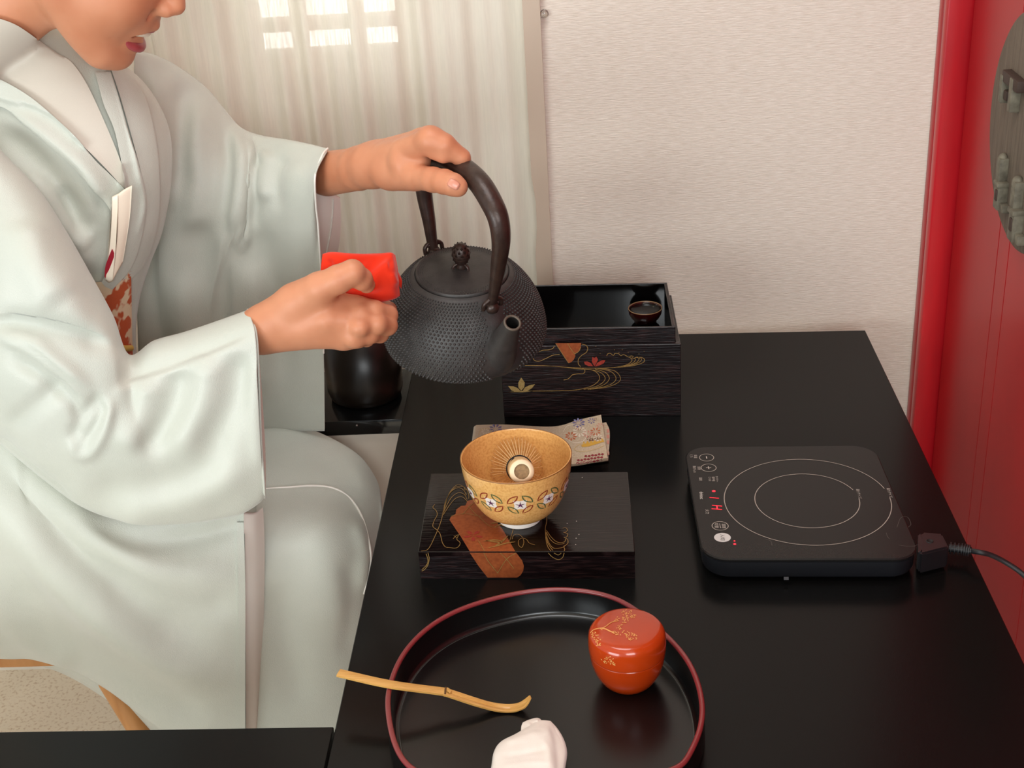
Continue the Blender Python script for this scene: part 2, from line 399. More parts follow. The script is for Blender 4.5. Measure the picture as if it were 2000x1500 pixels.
bm = bmesh.new(); wall_ring(bm, bc, BW-.0125, BD-.0125, .0035, ZB-.07, ZR, ZB-.018); tray = bm_obj('inner_tray', bm, m_lac, t)
bm = bmesh.new(); box_bm(bm, bc, bx, by, BW-.0205, BD-.0205, ZB-.0139, ZB-.0132)
for s in (-1, 1):
    box_bm(bm, bc+by*s*(BD/2-.0101), bx, by, BW-.02, .0006, ZB-.0132, ZR-.0006); box_bm(bm, bc+bx*s*(BW/2-.0101), bx, by, .0006, BD-.02, ZB-.0132, ZR-.0006)
bm_obj('tray_lining', bm, m_lac_in, tray)
# motif on the front face
fn = np.array([bx[1], -bx[0], 0.]); f0 = np.array([BFL[0], BFL[1], TZ])
Bf = lambda pts: [PP(u, v, f0, fn) for u, v in pts]
g5 = lambda pts: [(960+x/5, 530+y/5) for x, y in pts]
g = Flat(); q = Flat(); rd = Flat(); pg = Flat()
q.fill(Bf(g5([(622, 700), (876, 698), (872, 735), (858, 770), (838, 790), (815, 803), (818, 830), (802, 862), (780, 885), (755, 897)])), fn)
for ln in ([(742, 702), (775, 755), (812, 805)], [(628, 704), (690, 800), (752, 893)], [(812, 805), (838, 790), (858, 770), (872, 735)]): g.ribbon(Bf(g5(ln)), fn, .0008, .0005)
for ln in ([(450, 790), (500, 770), (560, 765), (600, 750), (615, 725)], [(400, 832), (420, 868), (470, 875), (540, 845), (600, 818), (665, 812)],
           [(885, 710), (920, 720), (940, 750), (925, 790), (880, 820), (850, 855), (848, 900), (870, 930)], [(865, 940), (905, 955), (912, 980), (890, 998), (840, 1000), (790, 1010), (770, 1030), (745, 1050), (705, 1060)],
           [(320, 918), (450, 918), (600, 925), (800, 940), (1000, 945), (1200, 938), (1350, 925), (1440, 905), (1485, 885), (1495, 862), (1480, 845)],
           [(560, 922), (700, 934), (860, 952), (980, 962), (1040, 1000), (1055, 1050), (1010, 1100), (930, 1135), (800, 1160), (640, 1166), (400, 1168)],
           [(990, 960), (1070, 990), (1110, 1040), (1080, 1090), (1000, 1130), (900, 1152)], [(1010, 952), (1110, 985), (1150, 1040), (1120, 1090), (1040, 1130), (940, 1152)],
           [(1030, 946), (1160, 975), (1215, 1035), (1190, 1085), (1100, 1125), (960, 1152)], [(1060, 944), (1200, 970), (1258, 1035), (1235, 1085), (1130, 1128), (980, 1150)],
           [(1310, 930), (1400, 905), (1450, 880), (1465, 855), (1440, 835)], [(1270, 932), (1370, 910), (1425, 880), (1440, 850), (1410, 838)], [(1240, 935), (1340, 912), (1390, 885), (1405, 855), (1370, 842)], [(1210, 937), (1310, 915), (1355, 890), (1372, 860), (1345, 835)],
           [(1125, 825), (1135, 805), (1160, 800), (1190, 820), (1205, 802), (1240, 803), (1262, 822), (1290, 812), (1330, 832), (1345, 835), (1365, 825), (1388, 832)], [(1390, 850), (1410, 838), (1425, 836), (1440, 850), (1455, 838), (1480, 845)]):
    g.ribbon(Bf(g5(ln)), fn, .0008, taper=False)
for x, y in ((1018, 730), (1060, 800), (1245, 790), (1278, 765), (1335, 790), (1440, 805), (1490, 780), (1200, 765), (1380, 905)): g.dot(Bf(g5([(x, y)]))[0], fn, .0005)
for lf in ([(1000, 920), (980, 880), (985, 835), (1005, 845), (1025, 832), (1040, 860), (1025, 895), (1005, 925)], [(992, 925), (950, 925), (912, 908), (903, 882), (935, 878), (970, 895)], [(1010, 928), (1050, 920), (1095, 898), (1112, 868), (1080, 866), (1035, 890)]): rd.fill(Bf(g5(lf)), fn)
for lf in ([(290, 1035), (262, 1085), (262, 1130), (290, 1165), (320, 1130), (325, 1085)], [(162, 1118), (215, 1122), (258, 1140), (285, 1170), (240, 1178), (195, 1162)], [(425, 1100), (375, 1110), (330, 1130), (300, 1170), (345, 1170), (395, 1140)], [(165, 1176), (300, 1168), (410, 1166), (300, 1180)]): pg.fill(Bf(g5(lf)), fn)
g.build('gold_stream_motif', m_gold, body)['kind'] = 'stuff'; q.build('copper_card_motif', m_copper, body); rd.build('red_flower_motif', m_copper2, body)['kind'] = 'stuff'; pg.build('gold_leaf_motif', m_goldleaf, body)['kind'] = 'stuff'
keep_world(t)
# the little lacquer cup standing in the box's tray
cc = P(1260, 598, z=.8135)
cc = np.array([cc[0], min(cc[1], bc[1]+BD/2-.045), ZB-.0131])
cup = lathe('lacquer_cup', [(0, .0004), (.0150, .0004), (.0152, .003), (.0185, .006), (.0218, .012), (.0230, .0195), (.0226, .0200), (.0216, .0192), (.0205, .0165)], cc, mat('dark_red_lacquer_cup', '#2c0605', .12, coat=.5, coat_rough=.04), None, n=48)
tag(cup, 'small dark red lacquer cup with black inside and pale rim, standing in the open box', 'cup')
lathe('inside', [(.0208, .0180), (.0195, .0150), (.012, .0138), (0, .0135)], cc, mat('black_cup_inside', '#040404', .25, spec=.3), cup, n=40)
rim = tube('rim', [cc+np.array([.0225*math.cos(a), .0225*math.sin(a), .0199]) for a in np.linspace(0, 2*math.pi, 33)], .0007, mat('cup_rim', '#8a6a4a', .3), cup, n=6, m=64)

# the matching lid, lying in front as a stand for the bowl
LFL, LFR = P(822, 1130, z=TZ), P(1241, 1130, z=TZ)
lx = (LFR-LFL)[:2]; LW = np.linalg.norm(lx); lx /= LW; ly = np.array([0., 1.]); LD = .168; ZL = .7350
lc = LFL[:2]+lx*LW/2+ly*LD/2
t = thing('lacquer_lid', (lc[0], lc[1], TZ), 'flat black lacquer box lid with orange card motif, used as a stand under the yellow tea bowl', 'lid')
bm = bmesh.new(); box_bm(bm, lc, lx, ly, LW, LD, ZL-.006, ZL, .0007, 1); ltop = bm_obj('top_board', bm, m_lac_top, t)
bm = bmesh.new()
for s in (-1, 1):
    box_bm(bm, lc+ly*s*(LD/2-.003), lx, ly, LW-.0004, .006, TZ, ZL-.006); box_bm(bm, lc+lx*s*(LW/2-.003), lx, ly, .006, LD-.0124, TZ, ZL-.006)
lside = bm_obj('lid_side', bm, m_lac, t)
up = np.array([0, 0, 1.]); lfn = np.array([lx[1], -lx[0], 0]); lf0 = np.array([LFL[0], LFL[1], TZ])
g6 = lambda pts: [(800+x/4.1667, 800+y/4.1667) for x, y in pts]
Lt = lambda pts: [P(u, v, z=ZL) for u, v in g6(pts)]
Lf = lambda pts: [PP(u, v, lf0, lfn) for u, v in g6(pts)]
q = Flat(); q.fill(Lt([(325, 900), (335, 875), (375, 850), (380, 815), (420, 785), (455, 782), (470, 745), (520, 732), (600, 745), (650, 830), (700, 905), (760, 980), (860, 1156), (490, 1156), (420, 1040)]), up); qt = q.build('copper_card_motif', m_copper, ltop)
q = Flat(); q.fill(Lf([(490, 1164), (868, 1164), (915, 1225), (930, 1270), (925, 1310), (905, 1345), (875, 1366), (635, 1366), (560, 1270)]), lfn); q.build('copper_card_motif', m_copper, lside)
rd = Flat()
for k in range(5):
    a = k*2*math.pi/5+.3; cx, cy = 518, 1028
    rd.fill(Lt([(cx+6*math.cos(a), cy+5*math.sin(a)), (cx+52*math.cos(a-.33), cy+30*math.sin(a-.33)), (cx+82*math.cos(a-.15), cy+46*math.sin(a-.15)), (cx+72*math.cos(a), cy+40*math.sin(a)), (cx+82*math.cos(a+.15), cy+46*math.sin(a+.15)), (cx+52*math.cos(a+.33), cy+30*math.sin(a+.33))]), up, .0006)
rd.build('red_flower_motif', m_copper2, qt)['kind'] = 'stuff'
g = Flat(); gw = .0007
for ln in ([(95, 1155)]+[(150, 1140), (200, 1050), (250, 930), (280, 820), (320, 690), (380, 620), (430, 625), (455, 660)], [(270, 840), (300, 740), (340, 670), (395, 640), (440, 660), (462, 700)], [(272, 850), (310, 770), (350, 710), (400, 680), (445, 695), (468, 735)], [(274, 860), (320, 790), (370, 730), (420, 712), (455, 735), (470, 755)], [(265, 870), (290, 760), (330, 680), (385, 630), (450, 640), (480, 690), (482, 730)],
           [(205, 775), (190, 800), (215, 825), (225, 860), (200, 910), (190, 955), (225, 985), (250, 1020), (265, 1080), (290, 1120), (330, 1128), (380, 1130), (405, 1110), (410, 1085), (385, 1060), (395, 1035)], [(355, 1055), (380, 1030), (410, 1020)], [(360, 1030), (385, 1045), (400, 1020)],
           [(550, 740), (490, 790), (430, 860)], [(480, 790), (560, 870), (640, 850)], [(340, 870), (450, 850), (560, 870)], [(560, 870), (650, 950), (740, 965)], [(560, 1070), (590, 1120), (610, 1156)], [(850, 950), (835, 1010), (815, 1070)], [(640, 850), (700, 900)],
           [(835, 1060), (845, 1030), (880, 1018), (915, 1040), (930, 1080), (915, 1125), (890, 1110), (888, 1070), (915, 1050), (950, 1060), (975, 1090), (1020, 1105)], [(1118, 850), (1115, 920), (1105, 970), (1110, 1060), (1125, 1120), (1150, 1156)], [(1108, 1000), (1130, 1080), (1170, 1130), (1230, 1130), (1262, 1118)], [(1112, 1000), (1145, 1060), (1190, 1095), (1240, 1098), (1262, 1090)], [(1112, 985), (1160, 1050), (1210, 1085), (1260, 1080), (1275, 1050)], [(1110, 1020), (1125, 1090), (1165, 1150)],
           [(1245, 970), (1270, 965), (1285, 985), (1270, 1002), (1255, 1005), (1285, 1015), (1280, 1040), (1258, 1045), (1285, 1060), (1288, 1090), (1268, 1110), (1255, 1118), (1262, 1140), (1258, 1156)]):
    g.ribbon(Lt(ln), up, gw, .0007)
for ln in ([(620, 1070), (700, 1080), (750, 1090)], [(600, 1075), (690, 1065), (760, 1075)], [(640, 1130), (720, 1110), (790, 1090), (860, 1080)], [(700, 1110), (750, 1080), (800, 1030)], [(660, 930), (720, 920), (755, 900)], [(690, 960), (740, 940), (765, 950)]): g.ribbon(Lt(ln), up, .0022, .0007, taper=True)
for ln in ([(150, 1162), (160, 1210), (150, 1260), (125, 1295), (100, 1312)], [(135, 1170), (150, 1220), (140, 1260), (100, 1300)], [(605, 1164), (640, 1230), (720, 1330)], [(865, 1164), (790, 1215), (715, 1330)], [(740, 1164), (790, 1215), (850, 1290)], [(1130, 1164), (1160, 1195), (1210, 1218), (1245, 1200), (1258, 1164)], [(1175, 1164), (1210, 1180), (1235, 1164)]): g.ribbon(Lf(ln), lfn, gw, .0007)
g.build('gold_line_motif', m_gold, ltop)['kind'] = 'stuff'
m_dot = mat('silver_dots', '#d8d0c4', .3)
for x, y in ((1358, 910), (1282, 928), (1378, 1018), (1355, 1048), (1352, 1100), (1405, 555)):
    d = Flat(); d.dot(Lt([(x, y)])[0], up, .0006); d.build('silver_dot', m_dot, ltop)
keep_world(t)

# ------------------------------------------------------------------ lofted cloth with folds
def seg_dist(p, a, b):
    d = b-a; L = (d@d)+1e-9; t = np.clip(((p-a)@d)/L, 0, 1); c = a+t[:, None]*d
    dist = np.linalg.norm(p-c, axis=1); sgn = np.sign(d[0]*(p[:, 1]-a[1])-d[1]*(p[:, 0]-a[0]))
    return dist, sgn, t
def folds(V, F, strokes):
    """strokes: (pixel polyline, width px, height m, kind) -- cloth folds pushed along the surface normal of the side facing the camera"""
    V = np.asarray(V, float); Fa = np.asarray(F)
    for st in strokes:
        pl, wd, amp = st[0], st[1]*1.15, st[2]; kind = st[3] if len(st) > 3 else 'r'; amp = math.copysign(min(abs(amp), wd*.00052*.85), amp)
        fn = np.cross(V[Fa[:, 2]]-V[Fa[:, 0]], V[Fa[:, 3]]-V[Fa[:, 1]])
        N = np.zeros_like(V)
        for k in range(4): np.add.at(N, Fa[:, k], fn)
        N /= np.linalg.norm(N, axis=1)[:, None]+1e-12
        to = CAM-V; to /= np.linalg.norm(to, axis=1)[:, None]
        fc = (N*to).sum(1); face = np.clip(fc*4, 0, 1)
        pl = cr(np.array(pl, float), max(8, 8*len(pl))) if len(pl) > 2 else np.array(pl, float)
        p = proj(V); best = np.full(len(V), 1e9); sg = np.zeros(len(V)); tt = np.zeros(len(V)); n = len(pl)-1
        for i in range(n):
            d, s, t = seg_dist(p, pl[i], pl[i+1]); m = d < best
            best[m] = d[m]; sg[m] = s[m]; tt[m] = (i+t[m])/n
        end = np.clip(np.minimum(tt, 1-tt)*4.5+.02, 0, 1); end = end*end*(3-2*end)
        x = best/wd
        if kind == 'r': k_ = np.exp(-x*x)
        elif kind == 's': k_ = np.where(sg > 0, 1, -1)*np.tanh(x*1.6)*np.exp(-(x/3.2)**2)   # step: right-hand side of the stroke stands proud
        elif kind == 'v': k_ = np.exp(-x*x*1.5)-.5*np.exp(-((x-1.7)/.9)**2)
        V += N*(amp*k_*end*face)[:, None]
    return V
def slab(name, curves, bf, bb, mt, parent, nu=60, nv=40, strokes=(), p=2.4, caps=False, y=None, smooth_end=False, thick=0, wob=0):
    """closed loft: each curve is a list of (u,v,y); front bulges bf and back bb along the line of sight"""
    rows = []
    for c in curves:
        q = np.array([P(pt[0], pt[1], y=(pt[2] if len(pt) > 2 else y)) for pt in c]); rows.append(cr(q, nv))
    rows = np.array(rows)
    G = np.array([cr(rows[:, j], nu) for j in range(nv)]).transpose(1, 0, 2)      # nu x nv
    s = np.linspace(0, 1, nv); s = .5-.5*np.cos(s*math.pi)*(.5)+(s-.5)*.5          # denser at the ends
    s = (s-s[0])/(s[-1]-s[0])
    e = (1-np.abs(2*s-1)**p)**(1/p)
    si = np.interp(s, np.linspace(0, 1, nv), np.arange(nv)); i0 = np.minimum(si.astype(int), nv-2); fr = si-i0
    G = G[:, i0]*(1-fr)[None, :, None]+G[:, i0+1]*fr[None, :, None]
    D = G-CAM; D /= np.linalg.norm(D, axis=2)[:, :, None]
    bfv = np.interp(np.linspace(0, 1, nu), np.linspace(0, 1, len(bf)), bf) if np.ndim(bf) else np.full(nu, bf)
    bbv = np.interp(np.linspace(0, 1, nu), np.linspace(0, 1, len(bb)), bb) if np.ndim(bb) else np.full(nu, bb)
    fr_ = G-D*(bfv[:, None]*e[None])[:, :, None]; bk = G+D*(bbv[:, None]*e[None])[:, :, None]
    ring = np.concatenate([fr_, bk[:, -2:0:-1]], 1); m = ring.shape[1]
    V = ring.reshape(-1, 3); F = grid_faces(nu, m, closed_v=True)
    if wob:
        V = V+np.stack([np.sin(V[:, 2]*31+V[:, 1]*17), np.sin(V[:, 0]*27+V[:, 2]*23), np.sin(V[:, 0]*29-V[:, 2]*21)], 1)*wob
    # make faces look outward
    c0 = V.mean(0); a = np.cross(V[F[m//4][1]]-V[F[m//4][0]], V[F[m//4][3]]-V[F[m//4][0]])
    if a@(CAM-V[F[m//4][0]]) < 0: F = [f[::-1] for f in F]
    if len(strokes): V = folds(V, F, strokes)
    if caps: F = F+[tuple(range(m)), tuple(range((nu-1)*m, nu*m))[::-1]]
    o = mesh_obj(name, V, F, mt, parent)
    if thick:
        md = o.modifiers.new('thickness', 'SOLIDIFY'); md.thickness = thick; md.offset = -1
    return o
def bvh(objs):
    V = []; F = []
    for o in objs:
        b = len(V); V += [o.matrix_world @ v.co for v in o.data.vertices]; F += [tuple(b+i for i in p_.vertices) for p_ in o.data.polygons]
    return BVHTree.FromPolygons(V, F)
def snap(T, pts, off=.002, fallback=None):
    out = []; last = fallback
    for u, v in pts:
        d = ray(u, v); d = d/np.linalg.norm(d)
        h = T.ray_cast(Vector(CAM), Vector(d))
        if h[0] is not None: last = np.linalg.norm(np.array(h[0])-CAM)
        out.append(CAM+d*((last or 1.5)-off))
    return np.array(out)
def snap_sheet(name, curves, T, off, th, mt, parent, nu=24, nv=24, strokes=(), wide=None):
    """a cloth layer lying on the surfaces in T; curves = lists of pixels"""
    rows = np.array([cr(np.array(c, float), nv) for c in curves]); G = np.array([cr(rows[:, j], nu) for j in range(nv)]).transpose(1, 0, 2)
    pts = snap(T, G.reshape(-1, 2), off).reshape(nu, nv, 3)
    for _ in range(3):                                            # relax depth
        d = np.linalg.norm(pts-CAM, axis=2); dm = d.copy()
        dm[1:-1, 1:-1] = (d[1:-1, 1:-1]*2+d[:-2, 1:-1]+d[2:, 1:-1]+d[1:-1, :-2]+d[1:-1, 2:])/6
        dm = np.minimum(dm, d); pts = CAM+(pts-CAM)*(dm/d)[:, :, None]
    D = pts-CAM; D /= np.linalg.norm(D, axis=2)[:, :, None]
    fr_ = pts-D*th; ring = np.concatenate([fr_, pts[:, ::-1]], 1); m = ring.shape[1]
    V = ring.reshape(-1, 3); F = grid_faces(nu, m, closed_v=True)
    a = np.cross(V[F[m//4][1]]-V[F[m//4][0]], V[F[m//4][3]]-V[F[m//4][0]])
    if a@(CAM-V[F[m//4][0]]) < 0: F = [f[::-1] for f in F]
    if len(strokes): V = folds(V, F, strokes)
    F = F+[tuple(range(m)), tuple(range((nu-1)*m, nu*m))[::-1]]
    return mesh_obj(name, V, F, mt, parent, auto=60)

# ------------------------------------------------------------------ tea bowl
BC = np.array([-.0772, 1.2987, ZL+.0004])
t = thing('tea_bowl', BC, 'ochre yellow glazed tea bowl with interlocked ring pattern on the lacquer lid', 'bowl')
m_gl = mat('ochre_glaze', '#e3ad68', .22, spec=.5, coat=.4, coat_rough=.05, noise=((420, 420, 420), '#cf9350', .42, .72, 3))
out_p = [(.0245, .0075), (.031, .0095), (.0415, .0175), (.0500, .0305), (.0560, .0465), (.0595, .063), (.0610, .076), (.0611, .0798), (.0603, .0808), (.0593, .0798), (.0585, .072), (.0555, .053), (.0490, .034), (.039, .021), (.024, .0135), (0, .0115)]
op = cr(np.array([(a, b) for a, b in out_p]), 90); op[:, 0] = np.maximum(op[:, 0], 0)
bowl_body = lathe('bowl_body', [tuple(x) for x in op], BC, m_gl, t, n=96)
lathe('foot_ring', [(0, .002), (.0195, .002), (.021, 0), (.0238, .0), (.0246, .0015), (.0250, .009), (.020, .0095)], BC, mat('bare_white_clay', '#efe4da', .6), t, n=64, auto=50)
tube('rim_line', [BC+np.array([.0608*math.cos(a), .0608*math.sin(a), .0803]) for a in np.linspace(0, 2*math.pi, 65)], .0007, mat('brown_rim_glaze', '#8a5a2c', .3), t, n=6, m=128)
oh = np.array(out_p[:7])
def on_bowl(th, h):
    r = np.interp(h, oh[:, 1], oh[:, 0]); e = .001; r2 = np.interp(h+e, oh[:, 1], oh[:, 0])
    n = np.array([math.cos(th)*e, math.sin(th)*e, -(r2-r)]); n /= np.linalg.norm(n)
    return BC+np.array([r*math.cos(th), r*math.sin(th), h]), n
m_ro = mat('red_overglaze', '#8e3a22', .35); m_go = mat('green_overglaze', '#55603a', .35); m_wo = mat('white_overglaze', '#eadbd0', .4); m_po = mat('purple_overglaze', '#5a2a4c', .4)
H0 = .0515; n_mot = 11; R0 = np.interp(H0, oh[:, 1], oh[:, 0])
dirc = math.atan2(CAM[1]-BC[1], CAM[0]-BC[0])
for k in range(n_mot):
    th0 = dirc+.02+k*2*math.pi/n_mot
    def mp(x, y_, e=.00035):
        p_, n_ = on_bowl(th0+x/R0, H0+y_*.92); return p_+n_*e
    def nrm(x, y_): return on_bowl(th0+x/R0, H0+y_*.92)[1]
    R_ = .0140
    for (ax_, ay_, mm_) in ((-1, 1, m_ro), (1, 1, m_go), (-1, -1, m_go), (1, -1, m_ro)):
        cxm, cym = ax_*R_*.57, ay_*R_*.57; dx, dy = -ay_*.7071, ax_*.7071; ox, oy = ax_*.7071, ay_*.7071
        ts = np.linspace(-1, 1, 9)
        loop = [(cxm+dx*s_*R_*.56+ox*R_*.23*(1-s_*s_), cym+dy*s_*R_*.56+oy*R_*.23*(1-s_*s_)) for s_ in ts]
        loop += [(cxm+dx*s_*R_*.56-ox*R_*.23*(1-s_*s_), cym+dy*s_*R_*.56-oy*R_*.23*(1-s_*s_)) for s_ in ts[::-1][1:-1]]
        F_ = Flat(); F_.ribbon(np.array([mp(a, b) for a, b in loop]), np.array([nrm(a, b) for a, b in loop]), .0014, 0, smooth=1, closed=True)
        F_.build('petal_ring', mm_, bowl_body)
    sq = [(a*1.42, b*1.42) for a, b in [(.0050, .0050), (.0043, 0), (.0050, -.0050), (0, -.0043), (-.0050, -.0050), (-.0043, 0), (-.0050, .0050), (0, .0043)]]
    F_ = Flat(); F_.V = [mp(0, 0)]+[mp(a, b) for a, b in sq]; F_.F = [(0, 1+i, 1+(i+1) % 8) for i in range(8)]; F_.build('white_diamond', m_wo, bowl_body)
    st_p = [((.0055 if j % 2 == 0 else .0013)*math.cos(j*math.pi/5+.3), (.0055 if j % 2 == 0 else .0013)*math.sin(j*math.pi/5+.3)) for j in range(10)]
    F_ = Flat(); F_.V = [mp(0, 0, .0007)]+[mp(a, b, .0007) for a, b in st_p]; F_.F = [(0, 1+i, 1+(i+1) % 10) for i in range(10)]; F_.build('purple_blossom', m_po, bowl_body)
keep_world(t)

# ------------------------------------------------------------------ bamboo whisk resting in the bowl
wE = P(1019, 921, z=ZL+.083)
wd = ray(1019, 921); wd = wd/np.linalg.norm(wd); wd = wd-CR*.06+CU*.08; wd /= np.linalg.norm(wd)
wa = np.cross(wd, [0, 0, 1.]); wa /= np.linalg.norm(wa); wb_ = np.cross(wd, wa)
axw = (wa, wb_, wd)
t = thing('tea_whisk', wE+wd*.05, 'small bamboo tea whisk standing head down inside the yellow bowl', 'whisk')
m_bam = mat('pale_bamboo', '#d9b685', .45, noise=((200, 200, 30), '#c79f6b', .35, .7, 3)); m_bamc = mat('bamboo_cut', '#ecd2ad', .6); m_bamd = mat('bamboo_hollow', '#97774f', .7, noise=((300, 300, 300), '#7e6140', .4, .7, 2))
m_tine = mat('bamboo_tines', '#efc68a', .5)
m_thread = mat('black_thread', '#17120f', .7)
hb = lathe('handle', [(.0085, .0012), (.0092, 0), (.0126, 0), (.0136, .0010), (.0136, .040), (.0130, .043), (.0085, .043)], wE, m_bam, t, axw, 40, auto=50)
lathe('cut_face', [(.0082, -.0003), (.0128, -.0003), (.0128, .001)], wE, m_bamc, hb, axw, 40)
lathe('hollow', [(0, .0022), (.0045, .0016), (.0088, .0020)], wE, m_bamd, hb, axw, 32)
Vt = []; Ft = []
for ring_, nt_, r1, L_ in ((0, 44, .036, .060), (1, 26, .018, .052)):
    for k in range(nt_):
        a = 2*math.pi*(k+.5*ring_)/nt_+RNG.normal(0, .012); dr = math.cos(a)*wa+math.sin(a)*wb_; tn = -math.sin(a)*wa+math.cos(a)*wb_
        r1k = r1*(1+RNG.normal(0, .05)); base = len(Vt)
        for s_ in np.linspace(0, 1, 7):
            c = wE+wd*(.041+L_*s_)+dr*(.0128+(r1k-.0128)*s_**1.1-.006*max(0, s_-.85)/.15*.5); h = .00075*(1-.5*s_)
            # stay inside the bowl
            q = c-BC; rr = math.hypot(q[0], q[1]); hh = q[2]
            lim = np.interp(hh, [.0125, .0145, .022, .035, .054, .073], [.001, .024, .039, .049, .0555, .0580])
            if hh < .0135: c = c+np.array([0, 0, .0135-hh]); 
            q = c-BC; rr = math.hypot(q[0], q[1]); lim = np.interp(q[2], [.0125, .0145, .022, .035, .054, .073], [.012, .023, .0375, .0475, .0545, .0575])-.0012
            if rr > lim: c = c-np.array([q[0], q[1], 0])*(1-lim/rr)
            Vt += [c+tn*h, c+dr*h, c-tn*h, c-dr*h]
        for i in range(6):
            for j in range(4): Ft.append((base+4*i+j, base+4*i+(j+1) % 4, base+4*i+4+(j+1) % 4, base+4*i+4+j))
tn_ = mesh_obj('tines', Vt, Ft, m_tine, t); tn_['kind'] = 'stuff'
th_ = tube('thread', [wE+wd*(.0405+.002*i/20)+(.0142)*(math.cos(i*.63)*wa+math.sin(i*.63)*wb_) for i in range(34)], .0007, m_thread, t, n=6, m=120)
k0 = P(1001, 897, z=ZL+.079)
tube('thread_end', [P(1000, 925, z=ZL+.077), P(996, 910, z=ZL+.079), P(1003, 894, z=ZL+.082)], .0009, m_thread, th_, n=6)
keep_world(t)

# ------------------------------------------------------------------ brocade cloth behind the bowl
m_br = mat('brocade_ground', '#b09c80', .55, sheen=.3, noise=((500, 500, 500), '#c5b297', .3, .7, 2), bump=((900, 900, 900), .3, .0006, 1))
def sheet(name, corners, th, m, parent, nu=40, nv=24):
    rows = [cr(np.array(c), nv) for c in corners]; rows = np.array(rows); G = np.array([cr(rows[:, j], nu) for j in range(nv)]).transpose(1, 0, 2)
    up_ = G.copy(); up_[:, :, 2] += th; ring = np.concatenate([up_, G[:, ::-1]], 1); mm = ring.shape[1]
    F = grid_faces(nu, mm, closed_v=True)+[tuple(range(mm)), tuple(range((nu-1)*mm, nu*mm))[::-1]]
    o = mesh_obj(name, ring.reshape(-1, 3), F, m, parent, auto=50); return o
cb = P(1050, 870, z=TZ); t = thing('brocade_cloth', (cb[0], cb[1], TZ), 'folded beige floral brocade cloth between the tea bowl and the lacquer box', 'cloth')
Z = lambda u, v, h: P(u, v, z=TZ+h)
low = sheet('lower_layer', [[Z(936, 846, .0015), Z(928, 880, .0015), Z(930, 905, .0015)], [Z(1060, 842, .0015), Z(1060, 880, .0015), Z(1060, 908, .0015)], [Z(1150, 836, .010), Z(1155, 875, .006), Z(1150, 905, .002)], [Z(1184, 830, .014), Z(1191, 850, .010), Z(1188, 900, .002)]], .004, m_br, t)
upl = sheet('upper_layer', [[Z(930, 834, .007), Z(927, 870, .007), Z(927, 900, .007)], [Z(985, 833, .008), Z(985, 870, .008), Z(985, 900, .008)], [Z(1080, 837, .013), Z(1082, 875, .011), Z(1085, 909, .008)], [Z(1130, 824, .020), Z(1135, 870, .015), Z(1125, 910, .008)], [Z(1174, 814, .026), Z(1181, 860, .018), Z(1187, 898, .009)]], .003, m_br, t)
edge = tube('folded_edge', [Z(931, 836, .006), Z(927, 870, .006), Z(927, 900, .006)], .004, m_br, t, n=10)
Tb = bvh([upl, low])
cols = {'violet': '#6b648f', 'orange': '#b9643f', 'pink': '#c98a78', 'white': '#d8cab6', 'yellow': '#c99a35', 'crimson': '#84202a', 'brown': '#6d4630', 'gold': '#c2a878'}
fl = {k: Flat() for k in cols}
def pix_fill(F_, poly):
    q = snap(Tb, poly, .0006); n = np.array([0, -.35, .94]); o = len(F_.V); F_.V += list(q); F_.F.append(tuple(range(o, o+len(q))))
def flower(k, u, v, r, n=8, ph=0., asp=.75):
    for i in range(n):
        a = ph+i*2*math.pi/n; 
        pix_fill(fl[k], [(u+r*.25*math.cos(a), v+asp*r*.25*math.sin(a)), (u+r*.8*math.cos(a-.22), v+asp*r*.8*math.sin(a-.22)), (u+r*math.cos(a), v+asp*r*math.sin(a)), (u+r*.8*math.cos(a+.22), v+asp*r*.8*math.sin(a+.22))])
for k, u, v, r, n in (('violet', 1130, 826, 13, 9), ('violet', 1155, 822, 8, 7), ('orange', 1115, 852, 12, 9), ('pink', 1148, 848, 10, 8), ('orange', 1163, 843, 11, 8), ('pink', 1172, 832, 8, 7), ('white', 1132, 843, 15, 10), ('white', 1168, 855, 10, 8), ('brown', 1150, 856, 6, 6), ('violet', 968, 838, 14, 9), ('white', 948, 842, 9, 8), ('orange', 1130, 836, 6, 6), ('brown', 1163, 819, 4, 5)): flower(k, u, v, r, n, RNG.random())
for i in range(6): pix_fill(fl['yellow'], [(1136+i*7, 871-i*1.3), (1140+i*7, 862-i*1.5), (1146+i*7, 869-i*1.2)])
pix_fill(fl['yellow'], [(1134, 870), (1150, 868), (1176, 861), (1172, 865), (1150, 872), (1138, 873)])
for i in range(5): pix_fill(fl['brown'], [(1150+i*5, 862-i*.9), (1152+i*5, 856-i), (1155+i*5, 861-i*.9)])
for i in range(8):
    for j in range(3):
        u, v = 1128+i*6.5+j*1.5, 905-j*6-i*.9+(.8 if i % 2 else 0)
        if j == 2 and i < 2: continue
        pix_fill(fl['crimson'], [(u-3.4, v), (u-1, v-2.3), (u+2.2, v-2.2), (u+3, v+.6), (u, v+2)])
for i in range(5): pix_fill(fl['pink'], [(1185, 838+i*11), (1190, 838+i*11), (1190, 845+i*11), (1185, 845+i*11)])
def pix_line(F_, pts, w_):
    q = snap(Tb, cr(np.array(pts, float), len(pts)*5), .0007); F_.ribbon(q, np.array([0, -.35, .94]), w_, 0, smooth=1)
pix_line(fl['gold'], [(1142, 866), (1128, 870), (1122, 878), (1135, 882), (1160, 878), (1180, 870)], .0009); pix_line(fl['white'], [(1100, 843), (1108, 832), (1122, 830), (1140, 836), (1146, 850), (1138, 862), (1120, 864), (1106, 856)], .0008)
pix_line(fl['gold'], [(934, 850), (940, 839), (955, 838), (962, 846)], .0009)
for k, F_ in fl.items():
    if F_.V: F_.build(k+'_embroidery', mat(k+'_silk', cols[k], .5), upl)['kind'] = 'stuff'
keep_world(t)

